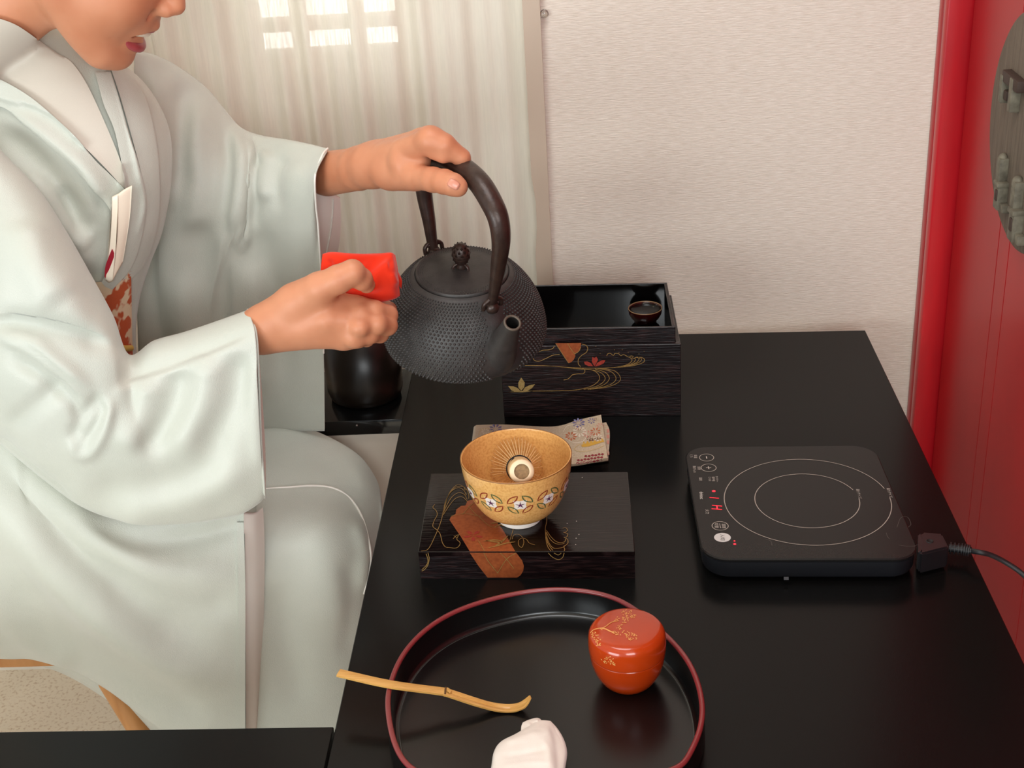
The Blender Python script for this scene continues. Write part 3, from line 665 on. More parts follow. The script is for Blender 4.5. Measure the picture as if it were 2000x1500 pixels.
# ------------------------------------------------------------------ induction cooktop
CB = np.array([P(1378, 1140, z=TZ), P(1790, 1140, z=TZ)])
cx_ = np.array([EX[0], EX[1]]); cy_ = np.array([0., 1.])
CW, CDp, ZC = .2265, .243, .7303
cc2 = CB[0][:2]+cx_*(CW/2-.0030)+cy_*(CDp/2+.0015)
t = thing('induction_cooktop', (cc2[0], cc2[1], TZ), 'flat black induction cooktop with two printed rings and red display', 'cooktop')
def rrect(c, sx, sy, r, n=8):
    out = []
    for (a, b, s0) in ((1, 1, 0), (-1, 1, 1), (-1, -1, 2), (1, -1, 3)):
        for i in range(n+1):
            an = s0*math.pi/2+i/n*math.pi/2
            x = a*(sx/2-r)+r*math.cos(an); y_ = b*(sy/2-r)+r*math.sin(an); out.append(c+cx_*x+cy_*y_)
    return out
def prism(name, levels, m, parent, auto=35):
    """levels: (inset, corner radius, z)"""
    V = []; 
    for ins, r, z in levels: V += [np.array([q[0], q[1], z]) for q in rrect(cc2, CW-2*ins, CDp-2*ins, r)]
    k = len(V)//len(levels); F = grid_faces(len(levels), k, closed_v=True)+[tuple(range(k))[::-1], tuple(range(k*(len(levels)-1), k*len(levels)))]
    o = mesh_obj(name, V, F, m, parent, auto=auto); return o
m_pl = mat('black_plastic', '#17181c', .42, bump=((1200, 1200, 1200), .1, .0003, 1)); m_cer = mat('ceramic_glass_plate', '#1b1918', .26, spec=.22, noise=((1500, 1500, 1500), '#232120', .4, .6, 1))
prism('base', [(.008, .026, TZ+.0035), (.0035, .027, TZ+.0055), (.0018, .027, TZ+.010), (.0012, .027, ZC-.0055), (.003, .026, ZC-.0045)], m_pl, t)
plate = prism('glass_plate', [(.0022, .027, ZC-.0042), (.0004, .028, ZC-.0036), (0, .028, ZC-.0014), (.0012, .027, ZC)], m_cer, t)
for a in (-1, 1):
    for b in (-1, 1): lathe('rubber_foot', [(0, 0), (.008, 0), (.008, .006), (0, .006)], np.array([*(cc2+cx_*a*.08+cy_*b*.09), TZ]), m_pl, t, n=16)
nq = P(1536, 1137, z=TZ+.004)
box('notch', (nq[0], nq[1]+.0022), .005, .002, TZ+.0060, TZ+.0085, mat('notch_inside', '#5a5a5c', .4), t, A3)
m_print = mat('grey_print', '#a79d92', .5); m_led = mat('red_led', '#ff2030', .4, emit=('#ff1c2c', 1.6)); m_btn = mat('silver_button', '#c9c6c2', .4); m_ink = mat('dark_ink', '#2a2826', .5)
C_ = lambda u, v: P(u, v, z=ZC)
pr_ = Flat()
c_o = np.mean([C_(1417, 975), C_(1742, 985), C_(1530, 884), C_(1600, 1058)], 0)
def arc(c, r, a0, a1, n=80): return [np.array([c[0]+r*math.cos(a), c[1]+r*math.sin(a), ZC]) for a in np.linspace(a0, a1, n)]
c_o = np.array([.2455, 1.3235, ZC]); 
gap = lambda u, v: math.atan2(C_(u, v)[1]-c_o[1], C_(u, v)[0]-c_o[0])
pr_.ribbon(arc(c_o, .0920, gap(1737, 963)+.105, gap(1737, 963)+2*math.pi-.105), up, .0009, smooth=1); pr_.ribbon(arc(c_o, .0578, gap(1677, 965)+.165, gap(1677, 965)+2*math.pi-.165), up, .0009, smooth=1)
def oval(F_, u, v, r, fill=False):
    c = C_(u, v); pts = [c+np.array([r*math.cos(a), r*math.sin(a), 0]) for a in np.linspace(0, 2*math.pi, 32, endpoint=False)]
    if fill: F_.fill(pts, up, .0002)
    else: F_.ribbon(pts, up, .0008, smooth=1, closed=True)
oval(pr_, 1380, 894, .0085); oval(pr_, 1384, 914, .0088); oval(pr_, 1406.5, 1027.5, .0088)
def seg(F_, u, v, dx, dy, L_, w_): 
    c = C_(u, v); d_ = np.array([dx*cx_[0]+dy*cy_[0], dx*cx_[1]+dy*cy_[1], 0]); F_.ribbon([c-d_*L_/2, c+d_*L_/2], up, w_, smooth=1, eps=.0004)
sc_ = Flat(); wp = Flat(); seg(wp, 1380, 894, 0, 1, .0055, .0011); seg(wp, 1384, 914, 0, 1, .0058, .001); seg(wp, 1384, 914, 1, 0, .0062, .001)
# haze of fine scratches near the plug and a hair mark
for ln in ([(1752, 1030), (1758, 1014), (1766, 1009), (1774, 1012), (1779, 1024), (1774, 1030)], [(1755, 1065), (1770, 1067), (1785, 1067), (1792, 1064)], [(1731, 1041), (1733, 1048), (1737, 1053)], [(1494, 1053), (1505, 1057), (1508, 1066)]):
    pr_s = [C_(*q) for q in ln]; sc_.ribbon(pr_s, up, .00022, .0003)
sc_.build('scratches', mat('scratch', '#6e665e', .5), plate)['kind'] = 'stuff'; pr_.build('printed_rings', m_print, plate)['kind'] = 'stuff'; wp.build('printed_symbols', mat('white_print', '#cfc4b8', .5), plate)['kind'] = 'stuff'
fb = Flat(); oval(fb, 1411, 1050, .0090, True); fb.build('power_button', m_btn, plate)
led = Flat()
c7 = lambda u, v: C_(u, v)
led.ribbon([c7(1386, 972), c7(1404, 973.5)], up, .0011, smooth=1)
led.ribbon([c7(1391, 987), c7(1410, 989)], up, .0012, smooth=1); led.ribbon([c7(1390, 994), c7(1410, 995.5)], up, .0012, smooth=1); led.ribbon([c7(1400, 988), c7(1401, 995)], up, .0014, smooth=1)
led.dot(C_(1394, 959.5), up, .0021); led.dot(C_(1435, 1063), up, .0016); led.dot(C_(1434.5, 1057), up, .0010)
led.build('red_display', m_led, plate)['kind'] = 'stuff'
def text(s, u, v, size, m, parent, name='lettering', ang=-math.pi/2, sx=1.0):
    cu = bpy.data.curves.new('t', 'FONT'); cu.body = s; cu.size = size; cu.align_x = 'CENTER'; cu.align_y = 'CENTER'; cu.extrude = 0; cu.resolution_u = 2
    o = bpy.data.objects.new('t', cu); COL.objects.link(o); dg = bpy.context.evaluated_depsgraph_get(); dg.update()
    me = bpy.data.meshes.new_from_object(o.evaluated_get(dg)); bpy.data.objects.remove(o)
    p_ = C_(u, v); a = A3+ang
    for vv in me.vertices:
        x, y_ = vv.co.x*sx, vv.co.y; vv.co = (p_[0]+x*math.cos(a)-y_*math.sin(a), p_[1]+x*math.sin(a)+y_*math.cos(a), p_[2]+.00035)
    o = bpy.data.objects.new(name, me); COL.objects.link(o); me.materials.clear(); me.materials.append(m); o.parent = parent
    return o
text('drétec', 1370, 968, .0062, mat('logo_print', '#d8d2c8', .5), plate, 'brand_lettering')
lab = mat('label_print', '#b3aaa0', .5)
for s_, u, v, z_ in (('保温', 1358, 892, .0042), ('とろ', 1350, 891, .0042), ('加熱', 1365, 915, .0042), ('揚げもの', 1356, 917, .0040), ('温度', 1368, 936, .0038), ('とろ火', 1386, 936, .0036), ('弱中強', 1393, 936, .0036), ('タイマー', 1400, 936, .0034), ('火力', 1381, 1000, .0048), ('最小サイズ', 1677, 965, .0042), ('最大サイズ', 1737, 963, .0042)):
    text(s_, u, v, z_, lab, plate)
text('切替', 1399, 1027, .0050, lab, plate); text('調理', 1413, 1028, .0050, lab, plate); seg_ = Flat(); seg(seg_, 1406.5, 1027.5, 0, 1, .0095, .0006); seg_.build('button_divider', lab, plate)
text('入/切', 1410.5, 1050, .0055, m_ink, plate)
keep_world(t)
# magnet plug and cord
m_plug = mat('plug_plastic', '#1b191b', .30, coat=.3); m_cord = mat('rubber_cord', '#1a191b', .5)
pc = C_(1800, 1072); pl0 = cc2+cx_*(CW/2-.001); 
pgy = P(1820, 1060, z=TZ+.022)
t = thing('power_cord', (pgy[0], pgy[1], TZ), 'black power cord with square plug at the right end of the cooktop', 'cord')
def wedge(name, us, z0, z1, m, parent, bev=.002):
    bm = bmesh.new(); vs = [[bm.verts.new((*P(u, v, z=z1)[:2], z)) for u, v in us] for z in (z0, z1)]; n = len(us)
    bm.faces.new(vs[0]); bm.faces.new(vs[1])
    for i in range(n): bm.faces.new((vs[0][i], vs[0][(i+1) % n], vs[1][(i+1) % n], vs[1][i]))
    bmesh.ops.recalc_face_normals(bm, faces=bm.faces)
    bmesh.ops.bevel(bm, geom=list(bm.edges), offset=bev, segments=2, affect='EDGES'); return bm_obj(name, bm, m, parent, smooth=True, auto=45)
pb = wedge('plug_body', [(1797, 1045), (1802, 1038), (1840, 1041), (1854, 1068), (1822, 1076), (1806, 1080), (1797, 1081)], TZ+.003, TZ+.029, m_plug, t)
wedge('plug_flange', [(1793, 1042), (1800, 1042), (1806, 1070), (1800, 1078), (1793, 1078)], TZ+.005, TZ+.0285, m_plug, pb, .0012)
q = P(1816, 1057, z=TZ+.029); lathe('plug_hole', [(0, .0003), (.0030, .0003), (.0034, .0008), (.0038, .0003), (.004, 0)], q, mat('hole_black', '#050505', .6), pb, n=20)
q2 = P(1800, 1082, z=TZ+.021); box('plug_step', (q2[0]+.004, q2[1]+.001), .012, .004, TZ+.018, TZ+.0215, mat('plug_edge', '#5a5550', .4), pb, A3, .0008)
bs = [P(1853, 1070, z=TZ+.014), P(1880, 1073, z=TZ+.014), P(1897, 1076, z=TZ+.014)]
bx_ = cr(np.array(bs), 16); n_r = 9
bt = tube('strain_relief', bx_, .0042, m_cord, pb, n=12)
for i in range(7):
    a = bx_[1+2*i]; T_ = bx_[2+2*i]-bx_[1+2*i]; T_ /= np.linalg.norm(T_)
    tube('rib', [a-T_*.0006, a+T_*.0006], .0064, m_cord, bt, n=14, m=2)
y_e = P(2000, 1121, x=XF-.012)
tube('cord', [bx_[-1]-(bx_[-1]-bx_[-3])*.3, P(1915, 1079, x=.413), P(1935, 1084, x=.424), P(1965, 1099, x=.440), P(2000, 1124, x=.456), P(2045, 1175, x=.470), P(2080, 1300, x=.475)], .0029, m_cord, t, n=10, m=60)
keep_world(t)

# ------------------------------------------------------------------ round tray with red rim
TCx, TCy = -.048, 1.006
rim_px = [(1330, 1500), (1350, 1475), (1374, 1420), (1375, 1360), (1350, 1290), (1300, 1235), (1240, 1185), (1180, 1157), (1090, 1147), (1000, 1157), (900, 1185), (830, 1225), (780, 1280), (757, 1340), (753, 1380), (762, 1440), (785, 1490)]
RIMZ = TZ+.033
rim_w = [P(u, v, z=RIMZ)[:2] for u, v in rim_px]
for a in np.radians([228, 245, 262, 279, 296, 308]): rim_w.append(np.array([TCx+.1535*math.cos(a), TCy+.1535*math.sin(a)]))
rim_c = cr(np.array(rim_w), 160, True)
for _ in range(14): rim_c = (np.roll(rim_c, 1, 0)+np.roll(rim_c, -1, 0)+2*rim_c)/4
t = thing('round_tray', (TCx, TCy, TZ), 'round black lacquer tray with dark red rim holding the tea caddy and white cloth', 'tray')
m_tr = mat('black_tray_lacquer', '#0d0c0c', .24, spec=.45, bump=((700, 700, 700), .04, .0003, 1)); m_rim = mat('dark_red_rim', '#7d2a2c', .32, coat=.3)
ctr = np.array([TCx, TCy])
def off(d): 
    r = np.linalg.norm(rim_c-ctr, axis=1)[:, None]; return ctr+(rim_c-ctr)*(1-d/r)
lv = [(.012, TZ), (.0, TZ+.001), (-.0008, TZ+.004), (0, RIMZ-.002), (.0040, RIMZ-.002), (.0044, TZ+.0075), (.0062, TZ+.0045), (.0088, TZ+.0032), (.011, TZ+.0030)]
V = []; 
for d, z in lv: V += [np.array([q[0], q[1], z]) for q in off(d)]
k = 160; F = grid_faces(len(lv), k, closed_v=True)+[tuple(range(k)), tuple(range(k*(len(lv)-1), k*len(lv)))]
o = mesh_obj('tray_body', V, F, m_tr, t); bm = bmesh.new(); bm.from_mesh(o.data); bmesh.ops.recalc_face_normals(bm, faces=bm.faces); bm.to_mesh(o.data); bm.free(); o.data.set_sharp_from_angle(angle=math.radians(35))
rc = off(.0019); V = []
for q, nx_ in zip(rc, np.roll(rc, -1, 0)-np.roll(rc, 1, 0)):
    T_ = nx_/np.linalg.norm(nx_); nr = np.array([-T_[1], T_[0]])
    for a in np.arange(10)/10*2*math.pi: V.append(np.array([q[0]+nr[0]*.0026*math.cos(a), q[1]+nr[1]*.0026*math.cos(a), RIMZ-.0005+.0024*math.sin(a)]))
mesh_obj('rim', V, grid_faces(160, 10, closed_u=True, closed_v=True), m_rim, t)
ic = off(.0098); V = []
for q in ic:
    for dz, dr in ((0, 0), (.0004, .0004)): pass
g = Flat(); g.ribbon([np.array([q[0], q[1], TZ+.0031]) for q in off(.0093)], up, .0006, .0002, smooth=1, closed=True); g.build('inner_groove', mat('worn_groove', '#4a4a46', .3), o)
keep_world(t)

# ------------------------------------------------------------------ red lacquer tea caddy
NC = np.array([.0314, 1.0475, TZ+.0032])
t = thing('tea_caddy', NC, 'glossy vermilion lacquer tea caddy with gold branch on its lid, in the tray', 'caddy')
m_ver = mat('vermilion_lacquer', '#ae3607', .18, spec=.4, coat=.35, coat_rough=.05, noise=((14, 14, 14), '#a23006', .3, .7, 2))
m_verl = mat('vermilion_lid_lacquer', '#b23a0e', .18, spec=.4, coat=.4, coat_rough=.06, noise=((14, 14, 14), '#a6330a', .3, .7, 2), bump=((40, 700, 40), .05, .0006, 2))
bp_ = cr(np.array([(0, .0006), (.014, .0), (.020, .0012), (.0262, .0075), (.0312, .0165), (.0343, .0265), (.0357, .0355), (.0360, .0388)]), 40)
bp_[:, 0] = np.maximum(bp_[:, 0], 0)
lathe('caddy_body', [tuple(x) for x in bp_]+[(.0352, .0392), (.0348, .042)], NC, m_ver, t, n=72)
lp_ = cr(np.array([(.0364, .0398), (.0368, .045), (.0367, .0520), (.0359, .0582), (.0335, .0622), (.0300, .0641), (.022, .0654), (.011, .0661), (0, .0663)]), 50)
lp_[:, 0] = np.maximum(lp_[:, 0], 0)
clid = lathe('caddy_lid', [(.035, .0394)]+[tuple(x) for x in lp_], NC, m_verl, t, n=72)
Tc = bvh([clid]); m_gl2 = mat('gold_makie', '#dd9d58', .4, metal=.1)
g = Flat(); g7 = lambda pts: [(1130+x/7.5, 1170+y/7.5) for x, y in pts]
def cad_n(q): 
    n = q-(NC+np.array([0, 0, .03])); n[2] *= 1.6; return n/np.linalg.norm(n)
def cline(pts, w_):
    q = snap(Tc, cr(np.array(g7(pts), float), 24), .0005); g.ribbon(q, np.array([cad_n(x) for x in q]), w_, 0, smooth=1)
cline([(170, 495), (220, 450), (300, 428), (350, 422), (400, 400), (450, 360), (510, 330), (590, 318)], .0013); cline([(340, 428), (400, 440), (450, 465), (520, 495)], .0012); cline([(510, 335), (530, 310), (545, 322)], .0006); cline([(320, 432), (350, 455)], .0006)
def leaf(x, y, a, L_=15, w_=7):
    c, s = math.cos(a), math.sin(a); pts = [(x-L_*c, y-L_*s*.8), (x-w_*s*.6, y+w_*c*.6), (x+L_*c, y+L_*s*.8), (x+w_*s*.6, y-w_*c*.6)]
    q = snap(Tc, g7(pts), .0006); o = len(g.V); g.V += list(q); g.F.append((o, o+1, o+2, o+3))
R2 = random.Random(3)
for cx1, cy1, rx, ry, n_ in ((710, 230, 90, 75, 26), (680, 315, 60, 50, 12), (800, 250, 70, 35, 8), (570, 285, 25, 25, 4), (600, 400, 45, 45, 9), (640, 500, 110, 45, 18), (780, 550, 100, 55, 22), (520, 490, 25, 20, 5), (240, 540, 60, 60, 16), (300, 640, 60, 55, 16), (430, 900, 100, 60, 20), (500, 960, 40, 45, 8)):
    for i in range(n_):
        a = R2.random()*6.28; r_ = math.sqrt(R2.random()); leaf(cx1+rx*r_*math.cos(a), cy1+ry*r_*math.sin(a), R2.random()*3.14, 13+R2.random()*9, 11)
g.build('gold_branch', m_gl2, clid)['kind'] = 'stuff'
keep_world(t)

# ------------------------------------------------------------------ bamboo tea scoop
sc_p = [P(661, 1314, z=TZ+.0415), P(760, 1336, z=TZ+.0372), P(862, 1350, z=TZ+.026), P(875, 1353, z=TZ+.0248), P(930, 1371, z=TZ+.0145), P(968, 1381, z=TZ+.0072), P(1000, 1383, z=TZ+.0056), P(1022, 1376, z=TZ+.0098), P(1036, 1361, z=TZ+.0175)]
C_s = cr(np.array(sc_p), 90); C_s[:, 2] = np.maximum(C_s[:, 2], TZ+.0052)
T_s = np.gradient(C_s, axis=0); T_s /= np.linalg.norm(T_s, axis=1)[:, None]
V = []; prof_n = 8; ts = np.linspace(0, 1, 90)
for c, T_, s_ in zip(C_s, T_s, ts):
    S = np.cross(T_, [0, 0, 1.]); S /= np.linalg.norm(S); N_ = np.cross(S, T_)
    hw = np.interp(s_, [0, .27, .295, .32, .6, .88, 1], [.0047, .0049, .0054, .0049, .0054, .0056, .0022]); th = np.interp(s_, [0, .27, .30, .36, 1], [.0026, .0026, .0034, .0024, .0014])
    gr = np.interp(s_, [0, .30, .34, .9, 1], [.0, .0, .0013, .0011, .0004])
    for a, b in ((-1, -.5), (-1, .3), (-.45, .5), (0, .5), (.45, .5), (1, .3), (1, -.5), (0, -.6)):
        V.append(c+S*a*hw+N_*(b*th-(gr if (a == 0 and b > 0) else 0)))
F = grid_faces(90, prof_n, closed_v=True)+[tuple(range(prof_n)), tuple(range(89*prof_n, 90*prof_n))]
m_sc = mat('honey_bamboo', '#d3a258', .38, coat=.2, noise=((60, 900, 300), '#c18c45', .3, .7, 3))
o = mesh_obj('tea_scoop', V, F, m_sc, None, auto=50); bm = bmesh.new(); bm.from_mesh(o.data); bmesh.ops.recalc_face_normals(bm, faces=bm.faces); bm.to_mesh(o.data); bm.free()
tag(o, 'slender bamboo tea scoop leaning over the left rim of the round tray', 'scoop')
nd = C_s[26]; tube('node', [nd+np.array([-.0006, -.0048, .0012]), nd+np.array([-.0006, 0, .0021]), nd+np.array([-.0006, .0046, .0012])], .0009, mat('dark_bamboo_node', '#5d3d1c', .6), o, n=8)

# ------------------------------------------------------------------ folded white cloth in the tray
m_lin = mat('white_linen', '#eee4da', .85, sheen=.2, noise=((30, 30, 30), '#e4d8cc', .3, .7, 3), bump=((1500, 1500, 1500), .25, .0004, 1))
zc = TZ+.018
Lr = lambda pts: [(u, v, P(u, v, z=zc)[1]) for u, v in pts]
lin = thing('white_cloth', P(1035, 1500, z=TZ+.003), 'folded white linen cloth lying in the front of the round tray', 'cloth')
slab('folded_cloth', [Lr([(1046, 1409), (1060, 1408), (1074, 1409)]), Lr([(1010, 1433), (1045, 1424), (1088, 1424)]), Lr([(978, 1450), (1040, 1448), (1101, 1446)]), Lr([(964, 1470), (1036, 1470), (1107, 1470)]), Lr([(959, 1500), (1032, 1500), (1104, 1500)]), Lr([(954, 1530), (1028, 1530), (1100, 1530)]), Lr([(956, 1555), (1026, 1556), (1096, 1555)]), Lr([(975, 1570), (1026, 1574), (1080, 1570)])],
     [.006, .012, .014, .014, .014, .014, .012, .006], [.008, .010, .010, .010, .010, .010, .010, .008], m_lin, lin, nu=70, nv=44, caps=True, p=2.6,
     strokes=[([(1070, 1412), (1080, 1445), (1085, 1500), (1082, 1560)], 9, .0022, 's'), ([(985, 1452), (1020, 1440), (1060, 1428)], 6, .0012), ([(975, 1480), (1030, 1470), (1075, 1462)], 5, -.0008), ([(968, 1500), (1030, 1490), (1080, 1490)], 5, .0007), ([(1060, 1440), (1072, 1470), (1074, 1500)], 5, .0009)], wob=.0007)
slab('cloth_end', [Lr([(1017, 1438), (1018, 1420), (1021, 1411)]), Lr([(1028, 1440), (1029, 1418), (1032, 1406)]), Lr([(1042, 1436), (1043, 1414), (1047, 1402)]), Lr([(1052, 1430), (1053, 1414), (1055, 1404)]), Lr([(1059, 1424), (1060, 1416), (1060, 1411)])], [.002, .005, .006, .005, .002], [.003, .006, .006, .006, .003], m_lin, lin, nu=30, nv=20, caps=True,
     strokes=[([(1035, 1410), (1034, 1425), (1030, 1438)], 3, .0016), ([(1048, 1404), (1050, 1415), (1048, 1430)], 3, .0014)])
keep_world(lin)

# ------------------------------------------------------------------ cast-iron kettle, tilted to pour
az, tl, sd = math.radians(32), math.radians(10), math.radians(-3.5)
s0 = np.array([math.sin(az), -math.cos(az), 0]); kk = np.array([0, 0, 1.])*math.cos(tl)+s0*math.sin(tl); ks = s0*math.cos(tl)-np.array([0, 0, 1.])*math.sin(tl)
q_ = np.cross(kk, ks); kk = kk*math.cos(sd)+q_*math.sin(sd); kq = np.cross(kk, ks)
KS = 1.09; ks, kq, kk = ks*KS, kq*KS, kk*KS
KB = np.array([-0.1409, 1.4932, 0.8570]); KAX = (ks, kq, kk)
K = lambda a, b, c=0.0: KB+ks*a+kk*b+kq*c
t = thing('iron_kettle', KB, 'dark cast-iron kettle with hobnail pattern held tilted above the tea bowl', 'kettle')
m_iron = mat('cast_iron', '#3f3b39', .50, metal=.2, spec=.5, noise=((70, 70, 70), '#332f2d', .3, .7, 4), bump=((500, 500, 500), .35, .0006, 3))
m_iron2 = mat('brown_iron', '#32241f', .36, metal=.3, noise=((90, 90, 90), '#43322b', .3, .7, 4), bump=((260, 260, 260), .3, .0009, 3))
kp = np.array([(0, .0045), (.050, .0045), (.0545, .003), (.058, .005), (.070, .0078), (.080, .0125), (.0862, .018), (.0885, .0250), (.0878, .036), (.0855, .048), (.0815, .061), (.0755, .073), (.068, .084), (.060, .0930), (.0545, .0975), (.0508, .0992)])
kpc = np.vstack([kp[:3], cr(kp[3:], 60)])
kbody = lathe('kettle_body', [tuple(x) for x in kpc]+[(.0506, .0975), (.049, .097)], KB, m_iron, t, KAX, 96, auto=60)
lathe('base_rim', [(.0545, .0048), (.0565, .0018), (.054, .0008), (.050, .001), (.049, .0046)], KB, mat('rusty_base', '#5e3b30', .7), kbody, KAX, 72)
# lid
lprof = [(.049, .0965), (.0498, .0985), (.0497, .1012), (.0488, .1022), (.0478, .1016), (.0470, .1012), (.041, .1022), (.0398, .1021), (.036, .1028), (.024, .1046), (.010, .1056), (0, .1058)]
klid = lathe('kettle_lid', lprof, KB, m_iron, t, KAX, 72, auto=60)
def nails(name, rows, cnt, r0, h0, parent, skip=None):
    V = []; F = []
    for ri, (r, z, nr, nz) in enumerate(rows):
        for i in range(cnt):
            a = 2*math.pi*(i+.5*(ri % 2))/cnt; dr = math.cos(a)*ks+math.sin(a)*kq; tg = -math.sin(a)*ks+math.cos(a)*kq
            if skip and skip(math.atan2(math.sin(a), math.cos(a)), r, z): continue
            c = KB+dr*r+kk*z; n = dr*nr+kk*nz; n /= np.linalg.norm(n); tg = tg/np.linalg.norm(tg); b2 = np.cross(n, tg); o = len(V); sc_ = r0*min(1, max(.55, r/.075))
            for lev, rr in ((-.2, 1.0), (.62, .68)):
                for j in range(6): V.append(c+n*h0*lev+(math.cos(j*1.0472)*tg+math.sin(j*1.0472)*b2)*sc_*rr)
            V.append(c+n*h0)
            for j in range(6): F += [(o+j, o+(j+1) % 6, o+6+(j+1) % 6, o+6+j), (o+6+j, o+6+(j+1) % 6, o+12)]
    ob = mesh_obj(name, V, F, m_iron, parent); ob['kind'] = 'stuff'; return ob
seg_l = np.concatenate([[0], np.cumsum(np.linalg.norm(np.diff(kpc[3:], axis=0), axis=1))])
rows = []; st = .0042; x = .020
while x < seg_l[-1]-.004:
    r = np.interp(x, seg_l, kpc[3:, 0]); z = np.interp(x, seg_l, kpc[3:, 1]); r2 = np.interp(x+.001, seg_l, kpc[3:, 0]); z2 = np.interp(x+.001, seg_l, kpc[3:, 1])
    tt_ = np.array([r2-r, z2-z]); tt_ /= np.linalg.norm(tt_); rows.append((r, z, tt_[1], -tt_[0])); st = .0040*np.interp(r, [.055, .088], [.72, 1.05]); x += st
nails('hobnails', rows, 112, .00178, .0022, kbody, lambda a, r, z: abs(a)*r < np.interp(z, [.015, .03, .055, .075, .095], [.010, .0235, .020, .010, .012]))
nails('lid_hobnails', [(.0462, .1013, 0, 1), (.0440, .1016, 0, 1), (.0420, .1020, 0, 1)], 96, .0011, .0008, klid)
# knob: pine cone on small feet
kn = lathe('knob', [(0, .105), (.006, .1055), (.0072, .107), (.005, .1095), (.0058, .112), (.0085, .1165), (.0098, .122), (.0090, .1275), (.0062, .132), (.003, .1345), (0, .135)], KB, m_iron2, klid, KAX, 28)
V = []; F = []
for ri in range(6):
    z = .1140+ri*.0034; r = np.interp(z, [.112, .1165, .122, .1275, .132], [.0058, .0085, .0098, .0090, .0062])
    for i in range(9):
        a = 2*math.pi*(i+.5*(ri % 2))/9; dr = math.cos(a)*ks+math.sin(a)*kq; tg = -math.sin(a)*ks+math.cos(a)*kq; c = KB+dr*r+kk*z; o = len(V)
        V += [c-tg*.0030-kk*.001-dr*.0006, c+kk*.0026-dr*.0003, c+tg*.0030-kk*.001-dr*.0006, c-kk*.0012+dr*.0008, c-dr*.002]
        F += [(o, o+3, o+1), (o+3, o+2, o+1), (o, o+4, o+3), (o+4, o+2, o+3)]
mesh_obj('cone_scales', V, F, m_iron2, kn)['kind'] = 'stuff'
for a in (0, 2.1, 4.2):
    dr = math.cos(a+2.4)*ks+math.sin(a+2.4)*kq
    tube('knob_foot', [KB+kk*.111+dr*.004, KB+kk*.1085+dr*.0085, KB+kk*.1055+dr*.0098], .0018, m_iron2, kn, n=8)
# spout
sp_p = [K(.066, .026), K(.075, .040), K(.086, .058), K(.0965, .0775), K(.1062, .0950)]
tube('spout', sp_p, [.0235, .0215, .0170, .0125, .0100], m_iron, t, n=28, m=30, cap=False)
spo = [o for o in t.children if o.name.startswith('spout')][0]
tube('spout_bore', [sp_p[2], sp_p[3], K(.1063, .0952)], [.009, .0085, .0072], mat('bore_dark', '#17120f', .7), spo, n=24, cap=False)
T_ = sp_p[-1]-sp_p[-2]; T_ /= np.linalg.norm(T_); a_ = np.cross(T_, [0, 0, 1.]); a_ /= np.linalg.norm(a_); b_ = np.cross(T_, a_)
V = []; 
for i in np.arange(32)/32*2*math.pi:
    d = math.cos(i)*a_+math.sin(i)*b_
    for j in np.arange(8)/8*2*math.pi: V.append(sp_p[-1]+d*(.0088+.0016*math.cos(j))+T_*.0016*math.sin(j))
mesh_obj('spout_lip', V, grid_faces(32, 8, closed_u=True, closed_v=True), mat('worn_iron_lip', '#5c5146', .5, metal=.3), spo)
# handle and lugs
hp = [(.0636, .0945), (.0700, .112), (.0805, .149), (.0878, .180), (.0850, .2030), (.0725, .2165), (.0465, .2285), (.0095, .2290), (-.030, .2210), (-.060, .2050), (-.0785, .1830), (-.0795, .1570), (-.0725, .1280), (-.0685, .105), (-.0660, .0945)]
hr = [.0046, .0052, .0072, .0086, .0095, .0102, .0106, .0106, .0104, .0100, .0092, .0080, .0066, .0056, .0050]
kh = tube('handle', [K(a, b) for a, b in hp], [x*KS for x in hr], m_iron2, t, n=16, m=110, flat=(kq, 1.12))
for sgn, nm in ((1, 'front'), (-1, 'back')):
    c = K(.0645*sgn, .0905); a = np.cross(kq, [0, 0, 1.])
    lathe('lug', [(0, -.006), (.0062, -.004), (.0078, .001), (.0062, .005), (.003, .0068), (0, .007)], c, m_iron2, kbody, (ks, kq, kk), 20)
    tube('lug_loop', [K(.0645*sgn, .091, -.0105), K(.0665*sgn, .099, -.0095), K(.0675*sgn, .1035, 0), K(.0665*sgn, .099, .0095), K(.0645*sgn, .091, .0105)], .0026, m_iron2, kbody, n=8)
    lathe('pin', [(0, -.009), (.0021, -.009), (.0021, .009), (0, .009)], K(.0665*sgn, .100), m_iron2, kh, (ks, kk, kq), 12)
keep_world(t)

# ------------------------------------------------------------------ far-left stand with a black lacquer vessel
SX0, SX1, SY0, SY1, SZ = -.405, TL-.012, 1.705, 1.87, .640
SZ = P(640, 824, y=SY0)[2]
t = thing('side_stand', ((SX0+SX1)/2, (SY0+SY1)/2, 0), 'low white cabinet with black glossy top behind the person, under the curtain', 'cabinet')
m_st = mat('black_gloss_top', '#0b0b0b', .09, spec=.5, bump=((30, 500, 30), .05, .0004, 2)); m_wc = mat('white_cabinet', '#d8cdbd', .6)
zb = P(640, 852, y=SY0)[2]
box('top_board', ((SX0+SX1)/2, (SY0+SY1)/2), SX1-SX0, SY1-SY0, zb, SZ, m_st, t, bev=.0015)
box('cabinet_body', ((SX0+SX1)/2, (SY0+SY1)/2+.004), SX1-SX0-.008, SY1-SY0-.012, .05, zb, m_wc, t, bev=.002); box('plinth', ((SX0+SX1)/2, (SY0+SY1)/2+.01), SX1-SX0-.03, SY1-SY0-.03, 0, .05, mat('dark_plinth', '#4a453f', .6), t)
qp = P(520, 823, y=SY0-.0002)
lathe('screw_cap', [(0, .0012), (.0012, .001), (.0016, 0)], P(697, 831, y=SY0), mat('screw', '#aaa49c', .3, metal=1), t, axp, 10)
keep_world(t)
